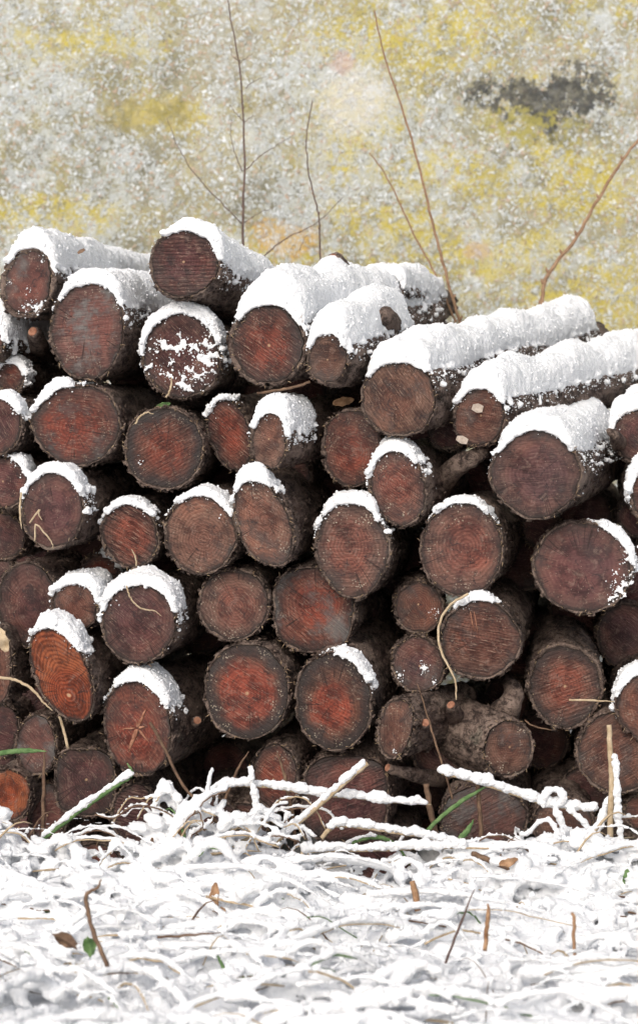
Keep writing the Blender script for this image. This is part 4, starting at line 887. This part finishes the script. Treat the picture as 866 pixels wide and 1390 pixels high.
# snow-covered blades lying criss-cross, each tuft combed its own way
under = [Soup(), Soup(), Soup()]
tufts = [(rr.uniform(-.72, .72), -.15 - 1.1 * rr.random(), rr.gauss(0, .5)) for _ in range(90)]
for q in range(560):
    x0, y0_, a0 = rr.choice(tufts); x = x0 + rr.gauss(0, .05); y = min(-.11, y0_ + rr.gauss(0, .04))
    a = a0 + rr.gauss(0, .28) + (math.pi if rr.random() < .15 else 0); ln = rr.uniform(.08, .32)
    hb = rr.uniform(.0, .032); z0 = lvl(x, y) + rr.uniform(-.012, .024 if y < -.4 else .008)
    if y > -.35 and rr.random() < .4: z0 = gh(x, y) + max(0, z0 - gh(x, y)) * rr.random()
    P = []; n = 8; bend = rr.gauss(0, .22)
    for e in range(n):
        t = e / (n - 1); aa = a + bend * t; xx = x + math.cos(aa) * ln * t; yy = min(-.07, y + math.sin(aa) * ln * t * .8)
        zz = z0 + hb * math.sin(math.pi * min(1, t * 1.1)) - .02 * t * t
        P.append(Vector((xx, yy, zz + rr.uniform(-.0015, .0015))))
    r_ = rr.choice((rr.uniform(.0034, .0055), rr.uniform(.0055, .0095), rr.uniform(.0075, .0130)))
    P = smooth_line(P, 3, .0006)
    nn = len(P); mod = rr.uniform(0, 9)
    rd = [r_ * (1 - .5 * e / nn) * (.85 + .25 * math.sin(e * .9 + mod) * math.sin(e * .37 + mod)) for e in range(nn)]
    sp.tube(P, rd, 8, 0, lump=.16)
    for e in range(nn):
        if rr.random() < .5: ball(sp, P[e] + Vector((0, 0, rd[e] * .4)), rd[e] * rr.uniform(.6, 1.15), (1.3, 1, .8))
    if rr.random() < .30:        # the blade itself, showing along the lower edge of its snow
        tgt = under[0 if rr.random() < .62 else (1 if rr.random() < .65 else 2)]
        Q = [p + Vector((0, -rd[min(e, nn - 1)] * .55, -rd[min(e, nn - 1)] * .80)) for e, p in enumerate(P)] + [P[-1] + (P[-1] - P[-3]) * rr.uniform(1, 3)]
        qa = rr.randrange(0, len(Q) // 2); Q = Q[qa:qa + rr.randrange(5, len(Q))]
        w_ = rr.uniform(.0007, .0020); tgt.tube(Q, [w_] * (len(Q) - 2) + [w_ * .7, w_ * .3], 5, 0, flat=.5)
# thin laden blades arching up over the lowest logs
for q in range(56):
    px = rr.choice((rr.uniform(190, 440), rr.uniform(190, 440), rr.uniform(540, 880), rr.uniform(-20, 880))); x = (px - CX) * S; y = -rr.uniform(.11, .26)
    z0 = lvl(x, y) - .01; up = rr.uniform(.012, .055); ln = rr.uniform(.05, .17) * rr.choice((-1, 1)); n = 7; dd = rr.uniform(-.03, .03)
    P = smooth_line([Vector((x + ln * (e / (n - 1)), min(-.08, y + dd * e / n), z0 + up * math.sin(math.pi * min(1, e / (n - 1) * rr.uniform(.75, 1.1))))) for e in range(n)], 3, .0008)
    r_ = rr.uniform(.0020, .0042); sp.tube(P, [r_ * (.8 + .4 * rr.random()) for _ in P], 7, 0, lump=.15)
    for p in P:
        if rr.random() < .4: ball(sp, p + Vector((0, 0, r_ * .6)), r_ * rr.uniform(.6, 1.3))
    if rr.random() < .6: under[rr.choice((0, 0, 1))].tube([p + Vector((0, -r_ * .5, -r_ * .9)) for p in P], [.0013] * len(P), 5, 0, flat=.5)
for _ in range(2200):     # loose clots
    x = rr.uniform(-.72, .72); y = -.12 - 1.15 * rr.random(); r_ = rr.uniform(.003, .011)
    zt = lvl(x, y); z0 = gh(x, y)
    ball(sp, (x, y, zt - rr.uniform(-.003, .01) if rr.random() < .6 else z0 + max(0, zt - z0) * rr.random()), r_, (rr.uniform(.9, 1.5), rr.uniform(.9, 1.4), rr.uniform(.6, 1.0)))
# the taller laden tuft left of the middle
tl = [(((206, 1150), (210, 1110), (216, 1078), (220, 1066)), .0085), (((212, 1082), (224, 1066), (236, 1076), (246, 1098)), .009), (((222, 1075), (240, 1095), (262, 1120), (282, 1160), (300, 1200)), .010),
      (((280, 1100), (283, 1070), (286, 1046)), .0065), (((235, 1130), (262, 1100), (284, 1078), (310, 1068)), .007), (((262, 1118), (282, 1104), (306, 1092)), .007),
      (((300, 1122), (322, 1108), (345, 1120)), .0105), (((336, 1116), (352, 1098), (372, 1112)), .010), (((228, 1150), (236, 1115), (250, 1088)), .005), (((250, 1160), (262, 1130), (290, 1112)), .005)]
for _ in range(34):
    px, py = rr.uniform(205, 390), rr.uniform(1100, 1160); a = rr.gauss(-.5, .8); ln = rr.uniform(20, 60)
    tl.append((((px, py), (px + math.cos(a) * ln * .5, py + math.sin(a) * ln * .6), (px + math.cos(a) * ln, py + math.sin(a) * ln * .7 + rr.uniform(0, 14))), rr.uniform(.002, .0055)))
for (pts, r_) in tl:
    yy = -.2 + rr.uniform(-.05, .05)
    P = smooth_line([at(px, py, yy) for px, py in pts], 6, .001); sausage(P, r_ * .9, r_ * .7, .2)
    for p in P[::2]: ball(sp, p + Vector((rr.uniform(-.5, .5) * r_, rr.uniform(-.8, .8) * r_, rr.uniform(-.2, .6) * r_)), r_ * rr.uniform(.5, .95))
    if rr.random() < .5: under[rr.choice((0, 1, 1))].tube([p + Vector((0, -r_ * .5, -r_ * .8)) for p in P], [.0012] * len(P), 5, 0, flat=.5)
me = remesh(sp.mesh('snow_laden_grass', [SNOW]), .0033, .0016, 190, 5, 2, .0012)
me = powder(me, 20000, .0010, .0036, None, 77)
o = link('snow_laden_grass', me); o['kind'] = 'stuff'; o['label'] = 'flattened grass buried under clotted snow in front of the logs'; o['category'] = 'grass'

# ---- loose dry blades poking out everywhere
def loose(name, m, N, label, wr, seed, ymax=1.0):
    sp = under[seed - 1]; rr = random.Random(seed)
    for q in range(N):
        x = rr.uniform(-.70, .70); y = -.12 - ymax * rr.random() ** 1.3
        a = rr.gauss(0, .6) + (math.pi if rr.random() < .5 else 0); ln = rr.uniform(.02, .10)
        z0 = lvl(x, y) + .002
        up = rr.uniform(-.005, .022) if rr.random() < .85 else rr.uniform(.02, .07)
        P = []
        for e in range(6):
            t = e / 5; P.append(Vector((x + math.cos(a) * ln * t, min(-.05, y + math.sin(a) * ln * t * .7), z0 - .014 + up * math.sin(t * 1.9) - .01 * t)))
        w_ = rr.uniform(*wr); sp.tube(P, [w_, w_, w_ * .9, w_ * .7, w_ * .5, w_ * .2], 4, 0, flat=.35)
    o = link(name, sp.mesh(name, [m])); o['kind'] = 'stuff'; o['label'] = label; o['category'] = 'grass'
loose('dry_grass', STRAW, 130, 'loose dry straws poking out of the snow', (.0008, .0026), 1)
loose('brown_grass', BROWN, 55, 'thin brown dead stems poking out of the snow', (.0007, .0018), 2)
loose('green_grass', GREEN, 34, 'a few green grass blades showing through the snow', (.0010, .0026), 3)

# drop deep logs of which no part can be seen (from the photograph's place or a step to either side)
dg = bpy.context.evaluated_depsgraph_get(); dg.update()
for i in [k for k in L if k >= 200]:
    d = L[i]; root = d['root']; kids = set(o.name for o in root.children); hits = 0
    for eye in (camo.location, camo.location + Vector((.5, 0, 0)), camo.location + Vector((-.5, 0, 0))):
        for a in range(12):
            for f in (.3, .65, .92):
                p = d['c'] + Vector((math.sin(a * .5236) * d['A'] * f, 0, math.cos(a * .5236) * d['B'] * f))
                ok, loc, no, ix, ob, mt = scene.ray_cast(dg, eye, (p - eye).normalized())
                if ok and ob.name in kids: hits += 3 if eye == camo.location else 1
    if hits < 6:
        for o in list(root.children): bpy.data.objects.remove(o)
        bpy.data.objects.remove(root)
